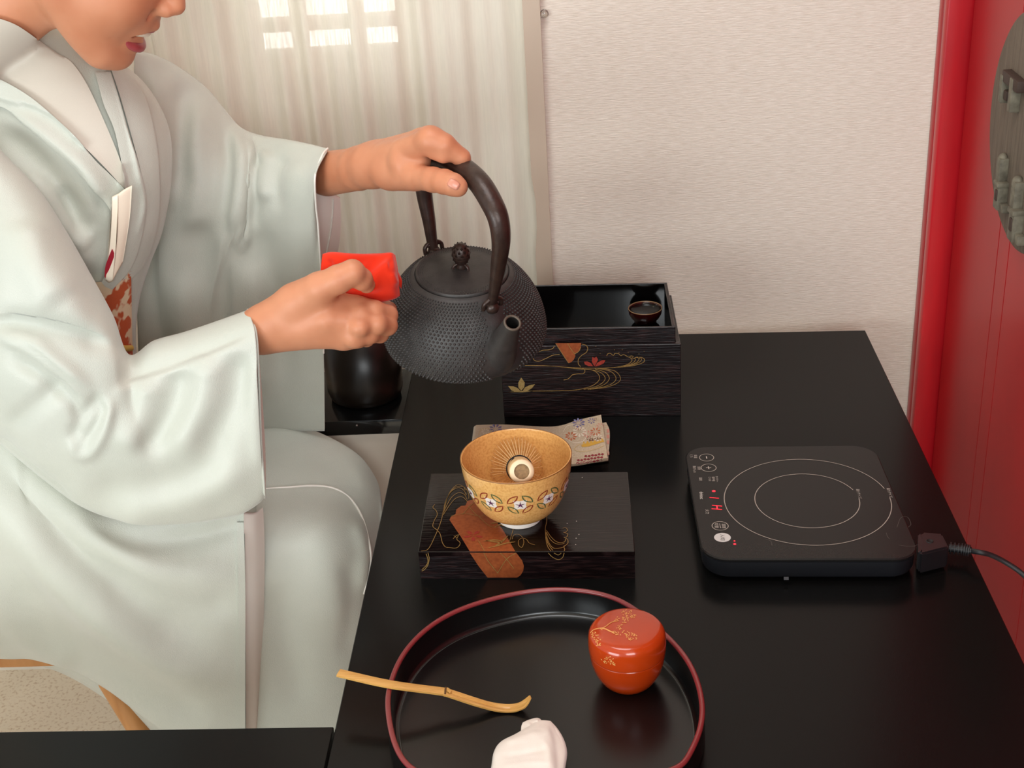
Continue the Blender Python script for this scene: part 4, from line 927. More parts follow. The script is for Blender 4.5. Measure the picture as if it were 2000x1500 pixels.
vy = (SY0+SY1)/2; vc = P(708, 705, y=vy); vr = .5*(P(781, 705, y=vy)[0]-P(634, 705, y=vy)[0])+.001; vc = np.array([vc[0], vy, SZ])
vh = P(708, 662, y=vy-vr)[2]-SZ
vm = mat('black_lacquer_vessel', '#150e09', .34, spec=.4)
vs = lathe('lacquer_vessel', [(0, 0), (vr*.82, 0), (vr*.93, .004), (vr*.985, .013), (vr, .03), (vr, vh-.002), (vr-.004, vh-.002), (vr-.005, .02), (vr*.8, .008), (0, .006)], vc, vm, None, n=72)
tag(vs, 'black lacquer cylinder vessel with thin gold rim, on the glossy stand behind the right hand', 'vessel')
V = []
for a in np.arange(72)/72*2*math.pi:
    for j in np.arange(8)/8*2*math.pi: V.append(vc+np.array([(vr-.001+.0028*math.cos(j))*math.cos(a), (vr-.001+.0028*math.cos(j))*math.sin(a), vh-.001+.0022*math.sin(j)]))
mesh_obj('rim', V, grid_faces(72, 8, closed_u=True, closed_v=True), mat('pale_gold_rim', '#c3a878', .35, metal=.4), vs)

# ------------------------------------------------------------------ the person
def surface_nets(f, lo, hi, h):
    lo = np.asarray(lo, float); n = np.ceil((np.asarray(hi)-lo)/h).astype(int)+1
    ax = [lo[i]+np.arange(n[i])*h for i in range(3)]
    X, Y, Z_ = np.meshgrid(*ax, indexing='ij'); val = f(np.stack([X, Y, Z_], -1).reshape(-1, 3)).reshape(n)
    ins = val < 0; acc = np.zeros(tuple(n-1)+(3,)); cnt = np.zeros(tuple(n-1))
    nx_, ny_, nz_ = n
    for d in range(3):
        o1, o2 = [a for a in range(3) if a != d]
        sl0 = [slice(None)]*3; sl1 = [slice(None)]*3; sl0[d] = slice(0, n[d]-1); sl1[d] = slice(1, n[d])
        a, b = val[tuple(sl0)], val[tuple(sl1)]; cross = (a < 0) != (b < 0)
        t_ = np.where(cross, a/(a-b+1e-20), 0)
        for i in (0, 1):
            for j in (0, 1):
                s = [slice(None)]*3; s[o1] = slice(i, n[o1]-1+i); s[o2] = slice(j, n[o2]-1+j)
                c = cross[tuple(s)]; pos = np.zeros(c.shape+(3,)); pos[..., d] = t_[tuple(s)]; pos[..., o1] = i; pos[..., o2] = j
                acc += pos*c[..., None]; cnt += c
    act = cnt > 0; idx = -np.ones(act.shape, int); idx[act] = np.arange(act.sum())
    ijk = np.argwhere(act); V = lo+h*(ijk+acc[act]/cnt[act][:, None])
    F = []
    for d in range(3):
        o1, o2 = [(1, 2), (2, 0), (0, 1)][d]
        sl0 = [slice(None)]*3; sl1 = [slice(None)]*3; sl0[d] = slice(0, n[d]-1); sl1[d] = slice(1, n[d])
        for s in (sl0, sl1):
            for o in (o1, o2): s[o] = slice(1, n[o]-1)
        a, b = ins[tuple(sl0)], ins[tuple(sl1)]; w_ = np.argwhere(a != b)
        if not len(w_): continue
        base = w_.copy(); base[:, o1] += 1; base[:, o2] += 1; fl_ = a[a != b]
        def cell(d1, d2):
            q = base.copy(); q[:, o1] -= d1; q[:, o2] -= d2; return idx[q[:, 0], q[:, 1], q[:, 2]]
        q = np.stack([cell(1, 1), cell(0, 1), cell(0, 0), cell(1, 0)], 1)
        q[~fl_] = q[~fl_][:, ::-1]; F.append(q)
    return V, np.vstack(F)
def cap(p, a, b, ra, rb):
    a = np.asarray(a, float); b = np.asarray(b, float); d = b-a; t_ = np.clip(((p-a)@d)/(d@d+1e-12), 0, 1)
    return np.linalg.norm(p-a-t_[:, None]*d, axis=1)-(ra+(rb-ra)*t_)
def ell(p, c, r):
    q = (p-np.asarray(c))/np.asarray(r); k = np.linalg.norm(q, axis=1); return (k-1)*min(r)
def smin(a, b, k):
    h = np.clip(.5+.5*(b-a)/k, 0, 1); return b*(1-h)+a*h-k*h*(1-h)
def chain(p, pts, k=.004):
    d = None
    for a, b in zip(pts[:-1], pts[1:]):
        c = cap(p, a[0], b[0], a[1], b[1]); d = c if d is None else smin(d, c, k)
    return d
GR = [1.09]
J = lambda u, v, y, r: (P(u, v, y=y*GR[0]/YS[0]), r*(.5+.5*GR[0]))
YS[0] = 1.045
BV = []; BF = []
def add_island(V, F):
    o = sum(len(v) for v in BV); BV.append(V); BF.append(F+o)
def hand_island(palm, fingers, thumb, extra, h, k=.009, cut=None):
    allp = [q for c in palm+fingers+[thumb]+extra for q in c]; A = np.array([q[0] for q in allp]); R_ = max(q[1] for q in allp)+.012
    def f(p):
        d = None
        for c in palm:
            e = chain(p, c, .0025); d = e if d is None else smin(d, e, .010)
        fd = None
        for c in fingers:
            e = chain(p, c, .003); fd = e if fd is None else smin(fd, e, .0012)
        d = smin(d, fd, k); d = smin(d, chain(p, thumb, .005), .010)
        for c in extra: d = smin(d, chain(p, c, .004), .006)
        return d
    add_island(*surface_nets(f, A.min(0)-R_, A.max(0)+R_, h))

# left arm and hand, gripping the kettle handle from above
Lw = J(728, 324, 1.392, .0232)
hand_island(
    palm=[[J(560, 345, 1.555, .0190), J(605, 343, 1.515, .0215), J(640, 339, 1.468, .0258), J(700, 330, 1.412, .0240), Lw],
          [J(704, 322, 1.405, .0170), J(742, 312, 1.378, .0175), J(790, 298, 1.345, .0150), J(842, 274, 1.318, .0130)],
          [J(704, 322, 1.41, .0170), J(745, 306, 1.398, .0165), J(838, 272, 1.345, .0125)],
          [J(740, 306, 1.405, .0145), J(828, 275, 1.366, .0118)], [J(740, 310, 1.412, .0140), J(816, 284, 1.385, .0105)],
          [Lw, J(770, 336, 1.362, .0180), J(812, 340, 1.338, .0155)]],
    fingers=[[J(840, 272, 1.318, .0128), J(868, 283, 1.314, .0116), J(901, 308, 1.316, .0094), J(911, 335, 1.338, .0085), J(898, 356, 1.350, .0075)],
             [J(838, 271, 1.343, .0122), J(893, 306, 1.342, .0098), J(902, 336, 1.360, .0085), J(886, 352, 1.370, .0075)],
             [J(828, 274, 1.364, .0115), J(878, 306, 1.364, .0092), J(886, 336, 1.376, .0080), J(872, 350, 1.386, .0070)],
             [J(816, 283, 1.384, .0100), J(860, 312, 1.386, .0080), J(866, 336, 1.396, .0070), J(854, 348, 1.400, .0062)]],
    thumb=[J(760, 336, 1.362, .0180), J(812, 345, 1.326, .0138), J(846, 351, 1.302, .0124), J(868, 355, 1.290, .0122), J(886, 361, 1.281, .0112), J(896, 366, 1.279, .0094)],
    extra=[[J(850, 296, 1.316, .0085), J(866, 304, 1.312, .0078)], [J(790, 318, 1.340, .0165), J(822, 312, 1.334, .0105)]], h=.0016)
GR[0] = 1.075
# right arm and hand, holding the red cloth
hand_island(
    palm=[[J(420, 682, 1.300, .0185), J(465, 664, 1.288, .0200), J(505, 646, 1.274, .0222)],
          [J(505, 640, 1.272, .0190), J(560, 612, 1.268, .0205), J(630, 592, 1.262, .0175), J(698, 606, 1.268, .0135)],
          [J(505, 645, 1.272, .0190), J(570, 632, 1.262, .0205), J(640, 622, 1.252, .0165), J(704, 630, 1.255, .0128)],
          [J(510, 652, 1.272, .0180), J(600, 645, 1.258, .0165), J(694, 652, 1.252, .0118)],
          [J(520, 655, 1.275, .0180), J(600, 652, 1.264, .0155), J(672, 661, 1.258, .0108)],
          [J(520, 630, 1.268, .0200), J(580, 592, 1.262, .0190), J(620, 572, 1.258, .0165)]],
    fingers=[[J(698, 604, 1.268, .0128), J(730, 608, 1.266, .0118), J(757, 616, 1.278, .0108), J(758, 606, 1.303, .0092), J(742, 592, 1.318, .0082)],
             [J(704, 630, 1.255, .0126), J(735, 632, 1.256, .0115), J(757, 636, 1.270, .0104), J(752, 622, 1.297, .0090), J(732, 610, 1.312, .008)],
             [J(694, 652, 1.252, .0115), J(722, 652, 1.256, .0104), J(742, 652, 1.272, .0095), J(736, 640, 1.298, .0085), J(718, 630, 1.310, .0075)],
             [J(672, 661, 1.258, .0105), J(700, 662, 1.262, .0092), J(716, 662, 1.276, .0082), J(712, 650, 1.298, .0075), J(700, 642, 1.308, .0068)]],
    thumb=[J(575, 590, 1.262, .0185), J(625, 562, 1.250, .0160), J(662, 545, 1.248, .0142), J(688, 532, 1.250, .0125), J(706, 545, 1.258, .0108), J(716, 556, 1.266, .0090)],
    extra=[[J(702, 640, 1.243, .0095), J(704, 640, 1.243, .0092)], [J(690, 662, 1.246, .0080), J(694, 664, 1.247, .0078)], [J(705, 612, 1.256, .0085), J(707, 614, 1.256, .0085)]], h=.0016)

# head, in its own frame (x forward, z up), bowed over the tea
HT, HY, HS = math.radians(30), math.radians(-3), .993
ct, st_ = math.cos(HT), math.sin(HT); cyw, syw = math.cos(HY), math.sin(HY)
HR = np.array([[cyw, -syw, 0], [syw, cyw, 0], [0, 0, 1]]) @ np.array([[ct, 0, st_], [0, 1, 0], [-st_, 0, ct]])*HS
HO = P(221, 132, y=1.42)-HR @ np.array([.064, 0, -.114])
H = lambda x, y_, z: HO+HR @ np.array([x, y_, z])
def head_f(pw):
    p = ((pw-HO) @ HR)/(HS*HS); p = p.copy(); p[:, 1] = np.abs(p[:, 1])
    d = ell(p, (-.012, 0, .035), (.098, .076, .094))
    d = smin(d, ell(p, (.030, 0, -.022), (.060, .058, .078)), .03)
    d = smin(d, cap(p, (-.002, .050, -.050), (.050, .020, -.096), .017, .0165), .03)           # jaw
    d = smin(d, cap(p, (.056, 0, -.098), (.064, 0, -.097), .0165, .0165), .018)                # chin
    d = smin(d, ell(p, (.048, .034, -.032), (.030, .026, .028)), .022)                        # smiling cheek
    d = smin(d, cap(p, (.064, 0, -.052), (.074, .010, -.050), .017, .013), .016)              # muzzle
    d = smin(d, cap(p, (.084, 0, .030), (.1035, 0, -.017), .0085, .0105), .012)                # nose
    d = smin(d, ell(p, (.095, .0105, -.024), (.0110, .0075, .0080)), .006)                     # nostril wing
    d = smin(d, cap(p, (.089, 0, -.0485), (.076, .016, -.0530), .0062, .0045), .008)           # upper lip ridge
    d = smin(d, cap(p, (.0800, 0, -.0775), (.070, .016, -.0745), .0066, .0048), .008)          # lower lip ridge
    slit = cap(p, (.098, 0, -.0630), (.064, .0285, -.0580), .0076, .0036); d = -smin(-d, slit, .003); d = -smin(-d, cap(p, (.086, .0215, -.030), (.058, .0385, -.066), .0022, .0012), .007)
    d = smin(d, ell(p, (-.012, .076, -.012), (.020, .008, .031)), .006)                        # ear
    d = -smin(-d, ell(p, (.088, .031, .030), (.018, .017, .012))*1.0, .012)                    # eye sockets
    d = smin(d, ell(p, (.068, .031, .030), (.0145, .0145, .0125)), .004)                       # lids
    n0 = cap(p, (-.032, 0, -.040), (-.088, 0, -.150), .050, .047)                              # neck
    return smin(d, n0, .022)*HS
allh = np.array([H(*q) for q in ((.12, .09, .14), (.12, -.09, -.2), (-.13, .09, .14), (-.13, -.09, -.2), (-.1, .07, -.24), (-.1, -.07, -.24))])
add_island(*surface_nets(head_f, allh.min(0)-.01, allh.max(0)+.01, .0026))
# trunk and legs under the kimono
nk = H(-.092, 0, -.150); hipc = np.array([-.84, 1.60, .575])
chest = np.array([nk[0]-.03, nk[1]+.01, nk[2]-.13])
chest = np.array([nk[0]-.05, 1.565, nk[2]-.15]); shR, shL = np.array([chest[0]-.03, 1.53, chest[2]+.0]), np.array([chest[0]-.02, 1.665, chest[2]+.0])
knR, knL, ftR, ftL = np.array([-.385, 1.52, .545]), np.array([-.385, 1.60, .545]), np.array([-.46, 1.53, .06]), np.array([-.46, 1.61, .06])
def trunk(p):
    d = cap(p, nk, chest, .042, .08)
    for q in (cap(p, chest, hipc, .075, .095), cap(p, shR, shL, .042, .042), cap(p, shR, P(40, 660, y=1.31), .036, .030), cap(p, P(40, 660, y=1.31), P(250, 780, y=1.315), .028, .014), cap(p, P(250, 780, y=1.315), P(430, 690, y=1.325), .014, .016), cap(p, shL, P(450, 345, y=1.62), .034, .026), cap(p, P(450, 345, y=1.62), P(570, 350, y=1.60), .024, .018), cap(p, hipc+np.array([0, -.06, -.01]), knR, .060, .048), cap(p, hipc+np.array([0, .06, -.01]), knL, .060, .048), cap(p, knR, ftR, .048, .034), cap(p, knL, ftL, .048, .034), cap(p, ftR, ftR+np.array([.13, -.005, -.028]), .034, .026), cap(p, ftL, ftL+np.array([.13, .005, -.028]), .034, .026)):
        d = smin(d, q, .03)
    return d
add_island(*surface_nets(trunk, (-1.05, 1.25, .0), (-.2, 1.82, nk[2]+.06), .011))
pr0 = np.array([-.72, 1.48, .0])
per = thing('person', pr0, 'person in pale silver-green kimono, bowed over and pouring from the iron kettle', 'person')
m_skin = mat('skin', '#cb8a68', .46, spec=.35, sss=.10, noise=((22, 22, 22), '#c27e5c', .35, .7, 3), bump=((520, 520, 520), .10, .0005, 2))
body = mesh_obj('body', np.vstack(BV), np.vstack(BF), m_skin, per)
# lips, teeth, nail, hair
m_lip = mat('lips', '#a8474a', .35, noise=((120, 120, 120), '#98393f', .3, .7, 2)); m_tooth = mat('teeth', '#e4d9c4', .3)
def lipmesh(name, pts, r):
    return tube(name, [H(*q) for q in pts], r, m_lip, body, n=12, m=40)
lipmesh('upper_lip', [(.0660, -.0275, -.0560), (.0790, -.016, -.0545), (.0880, -.005, -.0535), (.0880, .005, -.0535), (.0790, .016, -.0545), (.0660, .0275, -.0560)], [.0008, .0028, .0036, .0036, .0028, .0008])
lipmesh('lower_lip', [(.0650, -.0285, -.0600), (.0735, -.0190, -.0730), (.0820, -.006, -.0775), (.0820, .006, -.0775), (.0735, .0190, -.0730), (.0650, .0285, -.0600)], [.0010, .0044, .0058, .0058, .0044, .0010])
tube('teeth', [H(*q) for q in ((.0650, -.0255, -.0575), (.0785, -.0150, -.0590), (.0845, -.004, -.0595), (.0845, .004, -.0595), (.0785, .0150, -.0590), (.0650, .0255, -.0575))], .0042, m_tooth, body, n=10, m=30)
m_hair = mat('black_hair', '#16100d', .35, noise=((200, 200, 40), '#241a15', .3, .7, 3))
def hair_f(pw):
    p = ((pw-HO) @ HR)/(HS*HS); p = p.copy(); p[:, 1] = np.abs(p[:, 1])
    d = ell(p, (-.020, 0, .042), (.104, .083, .098)); d = smin(d, ell(p, (-.125, 0, .035), (.045, .055, .050)), .02)
    return np.maximum(np.maximum(d, p[:, 0]-.058-.3*(p[:, 2]-.05)), -p[:, 2]-.015+.0*p[:, 0]+np.clip(p[:, 0]+.02, 0, .1)*1.2)*HS
Vh, Fh = surface_nets(hair_f, allh.min(0)-.06, allh.max(0)+.05, .005); mesh_obj('hair', Vh, Fh, m_hair, body)
# thumb nail of the left hand
Tb2 = bvh([body])
m_nail = mat('nail', '#d08c74', .28)
nl = Flat()
def nail(cu, cv, du, dv, w_, l_):
    V = []; 
    for i in np.linspace(-1, 1, 7):
        for j in np.linspace(-1, 1, 7):
            s = math.sqrt(max(0, 1-.55*(abs(i)**3))); V.append((cu+du*l_*i-dv*w_*j*s, cv+dv*l_*i+du*w_*j*s))
    q = snap(Tb2, V, .0007); F = grid_faces(7, 7); o = mesh_obj('thumb_nail', q, F, m_nail, body); md = o.modifiers.new('t', 'SOLIDIFY'); md.thickness = .0008; return o
nail(886, 360, .86, .51, 8.5, 11.5)

# ---- kimono
m_kim = mat('pale_kimono_silk', '#c3c4b9', .45, spec=.40, sheen=.3, noise=((9, 9, 9), '#bbbdb1', .3, .7, 3), bump=((900, 900, 600), .45, .0007, 1))
m_kin = mat('inner_collar_silk', '#c9c0b2', .55, sheen=.3, noise=((9, 9, 9), '#c2b8aa', .3, .7, 2), bump=((1300, 1300, 1300), .15, .0004, 1))
m_lining = mat('pink_lining', '#f6ece2', .6); m_edge_w = mat('white_piping', '#ece6dc', .5); m_shadel = mat('grey_lining', '#e8e2d8', .6)
# trunk of the kimono (rows run left to right)
ty = 1.46
rows_t = [(28, -150, 60, 1.50), (62, -165, 130, 1.50), (110, -180, 215, 1.50), (165, -200, 285, 1.50), (250, -220, 330, 1.49), (350, -220, 335, 1.475), (450, -220, 318, 1.465), (520, -220, 292, 1.46), (600, -220, 270, 1.46), (700, -220, 268, 1.46), (850, -220, 300, 1.46), (960, -200, 330, 1.45)]
kb = slab('kimono_body', [[(a, v, y_), (.5*(a+b), v, y_), (b, v, y_)] for v, a, b, y_ in rows_t], [.03, .06, .085, .10, .11, .115, .115, .11, .10, .10, .11, .11], .10, m_kim, per, nu=90, nv=70, p=2.2, caps=True,
          strokes=[([(112, 368), (138, 415), (155, 462)], 15, -.009), ([(140, 352), (176, 395), (184, 435), (168, 466), (150, 480)], 8, .005), ([(-20, 300), (50, 345), (105, 410), (150, 490)], 10, .005), ([(0, 205), (80, 260), (165, 330), (200, 400), (190, 470)], 20, .010), ([(-20, 255), (60, 300), (120, 380), (150, 450)], 16, -.008), ([(40, 330), (100, 390), (150, 470), (185, 545)], 18, .008), ([(200, 370), (190, 430), (150, 455)], 14, -.006)])
# far sleeve (left arm): each curve from the top ridge down to the hanging hem
far = [[(262, 100, 1.58), (262, 300, 1.55), (265, 500, 1.55), (270, 690, 1.56), (275, 830, 1.57)],
       [(300, 106, 1.59), (300, 280, 1.55), (305, 500, 1.55), (310, 690, 1.56), (315, 835, 1.57)],
       [(345, 128, 1.60), (345, 300, 1.555), (350, 500, 1.55), (358, 690, 1.56), (365, 838, 1.57)],
       [(400, 168, 1.60), (400, 320, 1.55), (405, 500, 1.545), (415, 690, 1.555), (425, 840, 1.565)],
       [(438, 212, 1.59), (440, 340, 1.545), (450, 510, 1.54), (460, 690, 1.55), (470, 842, 1.56)],
       [(470, 248, 1.57), (476, 350, 1.535), (490, 520, 1.535), (500, 690, 1.545), (508, 842, 1.555)],
       [(510, 264, 1.55), (520, 370, 1.515), (532, 520, 1.525), (540, 690, 1.535), (545, 842, 1.55)],
       [(560, 272, 1.52), (568, 370, 1.49), (580, 520, 1.51), (588, 690, 1.525), (590, 842, 1.54)],
       [(605, 281, 1.49), (600, 370, 1.46), (612, 520, 1.495), (618, 690, 1.515), (618, 842, 1.53)],
       [(640, 290, 1.455), (616, 345, 1.43), (622, 440, 1.47), (632, 690, 1.505), (634, 842, 1.52)]]
far = [[(u, v, y_+.055*i/9) for u, v, y_ in c] for i, c in enumerate(far)]
fs = slab('left_sleeve', far, [.02, .035, .04, .04, .04, .035, .032, .030, .026, .022], [.03, .05, .05, .045, .04, .04, .036, .034, .034, .034], m_kim, per, nu=120, nv=90, p=2.0,
     strokes=[([(466, 256), (472, 320), (468, 390), (450, 450), (436, 520), (420, 610), (404, 700)], 10, .0032, 's'), ([(470, 460), (462, 445), (464, 400), (472, 350)], 7, .0025), ([(474, 468), (486, 458), (490, 420), (488, 360)], 7, .0025), ([(478, 452), (477, 400), (479, 350)], 6, -.004), ([(490, 262), (500, 300), (512, 330)], 7, -.004), ([(452, 240), (466, 300), (458, 380), (444, 470), (432, 580)], 15, .009), ([(436, 235), (446, 320), (440, 400), (430, 480)], 11, -.006), ([(492, 262), (486, 310), (480, 380), (470, 440), (466, 480)], 14, .008), ([(506, 290), (502, 350), (498, 410), (492, 460)], 10, -.006),
              ([(452, 420), (442, 500), (436, 600), (430, 760)], 13, -.008), ([(528, 290), (512, 340), (520, 400)], 13, .006), ([(500, 430), (520, 520), (545, 640), (555, 800)], 26, -.008), ([(560, 300), (542, 350), (550, 420)], 14, -.005), ([(452, 455), (470, 478), (488, 455)], 9, .005),
              ([(395, 180), (375, 290), (380, 400), (375, 470)], 26, .008), ([(355, 150), (350, 260), (352, 400)], 24, -.008), ([(325, 130), (320, 220), (330, 330), (330, 420)], 18, .005), ([(385, 420), (400, 520), (410, 700)], 26, -.007), ([(590, 300), (575, 380), (585, 500), (590, 700)], 24, .006), ([(490, 500), (505, 640), (510, 800)], 24, .007), ([(350, 520), (370, 680), (390, 800)], 28, .008), ([(305, 420), (290, 520), (310, 650), (330, 720)], 18, -.010)], thick=.0015)
# lining seen inside the far cuff
slab('left_sleeve_lining', [[(616, 352, 1.517), (620, 430, 1.537), (624, 470, 1.545), (628, 520, 1.555)], [(640, 372, 1.537), (648, 430, 1.555), (644, 470, 1.560), (636, 520, 1.565)], [(664, 385, 1.560), (666, 430, 1.570), (662, 480, 1.575), (650, 525, 1.585)]], .003, .003, m_lining, fs, nu=24, nv=24)
tube('lining_piping', [P(u, v, y=y_) for u, v, y_ in ((651, 388, 1.545), (650, 415, 1.550), (647, 445, 1.553), (641, 480, 1.556), (634, 512, 1.560))], .0011, m_edge_w, fs, n=8, m=30)
tube('left_cuff_piping', [P(u, v, y=y_) for u, v, y_ in ((640, 290, 1.508), (630, 302, 1.493), (619, 330, 1.476), (615, 352, 1.467), (617, 400, 1.480), (622, 450, 1.499), (628, 560, 1.523), (632, 690, 1.541))], .0013, m_edge_w, fs, n=8, m=60)

# lap: from the far thigh over the knees and down
lap = [[(430, 818, 1.60), (430, 880, 1.54), (430, 950, 1.46), (430, 1050, 1.375), (430, 1250, 1.345), (430, 1470, 1.34)],
       [(500, 815, 1.605), (500, 880, 1.54), (500, 950, 1.46), (500, 1050, 1.375), (500, 1250, 1.345), (500, 1470, 1.34)],
       [(560, 822, 1.60), (560, 880, 1.54), (560, 950, 1.465), (560, 1050, 1.38), (560, 1250, 1.35), (555, 1470, 1.345)],
       [(640, 852, 1.59), (640, 900, 1.54), (640, 960, 1.475), (640, 1050, 1.395), (635, 1250, 1.36), (625, 1470, 1.355)],
       [(700, 888, 1.575), (702, 930, 1.53), (703, 985, 1.485), (703, 1060, 1.415), (690, 1250, 1.375), (675, 1470, 1.365)],
       [(733, 932, 1.555), (737, 966, 1.525), (738, 1005, 1.495), (735, 1080, 1.435), (722, 1250, 1.395), (708, 1470, 1.385)],
       [(744, 965, 1.54), (747, 995, 1.515), (748, 1025, 1.49), (745, 1090, 1.45), (735, 1250, 1.42), (722, 1470, 1.41)],
       [(745, 985, 1.58), (748, 1010, 1.56), (749, 1035, 1.54), (746, 1100, 1.50), (736, 1250, 1.47), (722, 1470, 1.46)]]
lp = slab('kimono_lap', lap, .004, [.10, .10, .10, .10, .09, .07, .04, .01], m_kim, per, nu=90, nv=80, p=3.0, caps=True, strokes=[([(690, 1010), (712, 1080), (705, 1160)], 12, .005), ([(600, 1010), (640, 1100), (660, 1250)], 40, .006), ([(530, 1130), (560, 1250), (590, 1400)], 30, -.006), ([(675, 1080), (690, 1180), (672, 1300)], 18, -.004)])
Tl = bvh([lp])
ov = snap_sheet('front_overlap', [[(500, 954), (500, 1080), (500, 1250), (500, 1440)], [(560, 952), (560, 1080), (560, 1250), (560, 1440)], [(620, 950), (622, 1080), (615, 1250), (605, 1440)], [(660, 958), (662, 1080), (650, 1250), (638, 1440)], [(690, 980), (690, 1080), (676, 1250), (655, 1440)], [(712, 1022), (708, 1100), (692, 1250), (670, 1440)], [(724, 1072), (718, 1120), (702, 1250), (680, 1440)]], Tl, .003, .002, m_kim, per, nu=50, nv=60)
tube('overlap_piping', list(snap(Tl, [(505, 956), (560, 952), (615, 949), (655, 955), (686, 976), (708, 1012), (721, 1060), (724, 1095), (718, 1135), (710, 1160)], .0045)), .0016, m_edge_w, ov, n=8, m=70)

# hip drape and hanging sleeve back, lower left
drape = [[(-170, 780, 1.33), (-170, 1000, 1.30), (-170, 1150, 1.31), (-170, 1275, 1.37)],
         [(0, 840, 1.32), (0, 980, 1.29), (0, 1150, 1.30), (0, 1287, 1.37)],
         [(60, 880, 1.32), (60, 1010, 1.285), (60, 1160, 1.295), (60, 1288, 1.365)],
         [(120, 930, 1.32), (120, 1050, 1.285), (120, 1180, 1.29), (125, 1303, 1.355)],
         [(200, 970, 1.32), (200, 1100, 1.285), (200, 1230, 1.285), (205, 1345, 1.34)],
         [(280, 990, 1.32), (280, 1120, 1.29), (280, 1270, 1.285), (285, 1405, 1.325)],
         [(360, 990, 1.325), (360, 1140, 1.295), (362, 1300, 1.29), (370, 1465, 1.32)],
         [(430, 985, 1.33), (430, 1150, 1.30), (430, 1310, 1.295), (435, 1490, 1.32)],
         [(478, 980, 1.335), (479, 1150, 1.305), (480, 1310, 1.30), (481, 1490, 1.32)]]
dr_ = slab('hip_drape', drape, [.03, .03, .03, .03, .028, .022, .014, .008, .004], [.07, .08, .08, .08, .07, .05, .03, .012, .004], m_kim, per, nu=110, nv=80, p=2.2, caps=True,
     strokes=[([(-60, 840), (70, 990), (180, 1110), (300, 1215), (440, 1250)], 32, -.014), ([(-60, 920), (90, 1100), (200, 1220), (330, 1300), (500, 1330)], 36, .011), ([(-60, 1030), (80, 1190), (200, 1290), (330, 1370), (420, 1410)], 26, -.009), ([(40, 880), (160, 1020), (300, 1110), (520, 1130)], 30, .010), ([(150, 1000), (260, 1055), (380, 1050), (520, 1010)], 18, -.006), ([(-60, 1130), (60, 1250), (160, 1300)], 22, .007), ([(470, 1180), (380, 1190), (280, 1160), (160, 1080)], 22, -.006)])
Td = bvh([dr_])
snap_sheet('drape_hem_fold', [[(476, 1020), (479, 1150), (479, 1300), (479, 1440)], [(470, 1020), (473, 1150), (474, 1300), (474, 1440)], [(462, 1020), (465, 1150), (466, 1300), (466, 1440)]], Td, .001, .002, m_kim, dr_, nu=12, nv=60)
slab('drape_lining', [[(476, 1000, 1.325), (478, 1150, 1.318), (479, 1300, 1.312), (480, 1480, 1.33)], [(498, 1000, 1.338), (500, 1150, 1.330), (500, 1300, 1.325), (500, 1480, 1.34)], [(514, 990, 1.355), (517, 1080, 1.352), (514, 1250, 1.345), (506, 1400, 1.35)]], .003, .003, m_shadel, dr_, nu=20, nv=40)
# skirt under the seat, behind the drape
slab('skirt_back', [[(-170, 1180, 1.40), (-170, 1275, 1.42), (-170, 1290, 1.46)], [(60, 1200, 1.40), (60, 1282, 1.42), (60, 1296, 1.46)], [(200, 1250, 1.39), (205, 1345, 1.42), (210, 1368, 1.46)], [(300, 1300, 1.38), (310, 1420, 1.41), (320, 1470, 1.45)], [(420, 1300, 1.37), (430, 1470, 1.40), (440, 1530, 1.45)]], .02, .06, m_kim, per, nu=50, nv=30, caps=True)

# near sleeve (right arm)
near = [[(-170, 250, 1.33), (-165, 480, 1.29), (-160, 640, 1.27), (-160, 760, 1.26), (-160, 840, 1.27)],
        [(-40, 262, 1.33), (-40, 490, 1.28), (-40, 650, 1.26), (-40, 760, 1.25), (-40, 845, 1.265)],
        [(20, 312, 1.325), (15, 500, 1.27), (15, 655, 1.25), (15, 760, 1.24), (20, 885, 1.255)],
        [(80, 375, 1.32), (75, 520, 1.265), (72, 670, 1.245), (72, 790, 1.235), (82, 935, 1.25)],
        [(130, 452, 1.31), (130, 560, 1.262), (128, 690, 1.243), (132, 820, 1.232), (150, 985, 1.245)],
        [(180, 540, 1.30), (180, 620, 1.262), (180, 720, 1.243), (190, 850, 1.232), (215, 1012, 1.242)],
        [(222, 618, 1.29), (222, 670, 1.262), (226, 745, 1.246), (242, 870, 1.234), (280, 1022, 1.242)],
        [(252, 692, 1.285), (254, 722, 1.266), (262, 780, 1.250), (290, 890, 1.238), (335, 1024, 1.244)],
        [(300, 665, 1.29), (303, 702, 1.268), (316, 765, 1.252), (340, 890, 1.240), (385, 1021, 1.246)],
        [(360, 648, 1.29), (364, 686, 1.268), (376, 750, 1.253), (395, 885, 1.243), (430, 1014, 1.249)],
        [(420, 628, 1.29), (425, 668, 1.268), (434, 735, 1.254), (450, 870, 1.246), (472, 1004, 1.252)],
        [(462, 613, 1.29), (470, 655, 1.268), (480, 725, 1.256), (490, 860, 1.249), (504, 985, 1.256)],
        [(484, 605, 1.29), (497, 646, 1.268), (503, 715, 1.258), (508, 860, 1.252), (517, 972, 1.258)]]
near = [[(u, v, y_+.03) for u, v, y_ in c] for c in near]
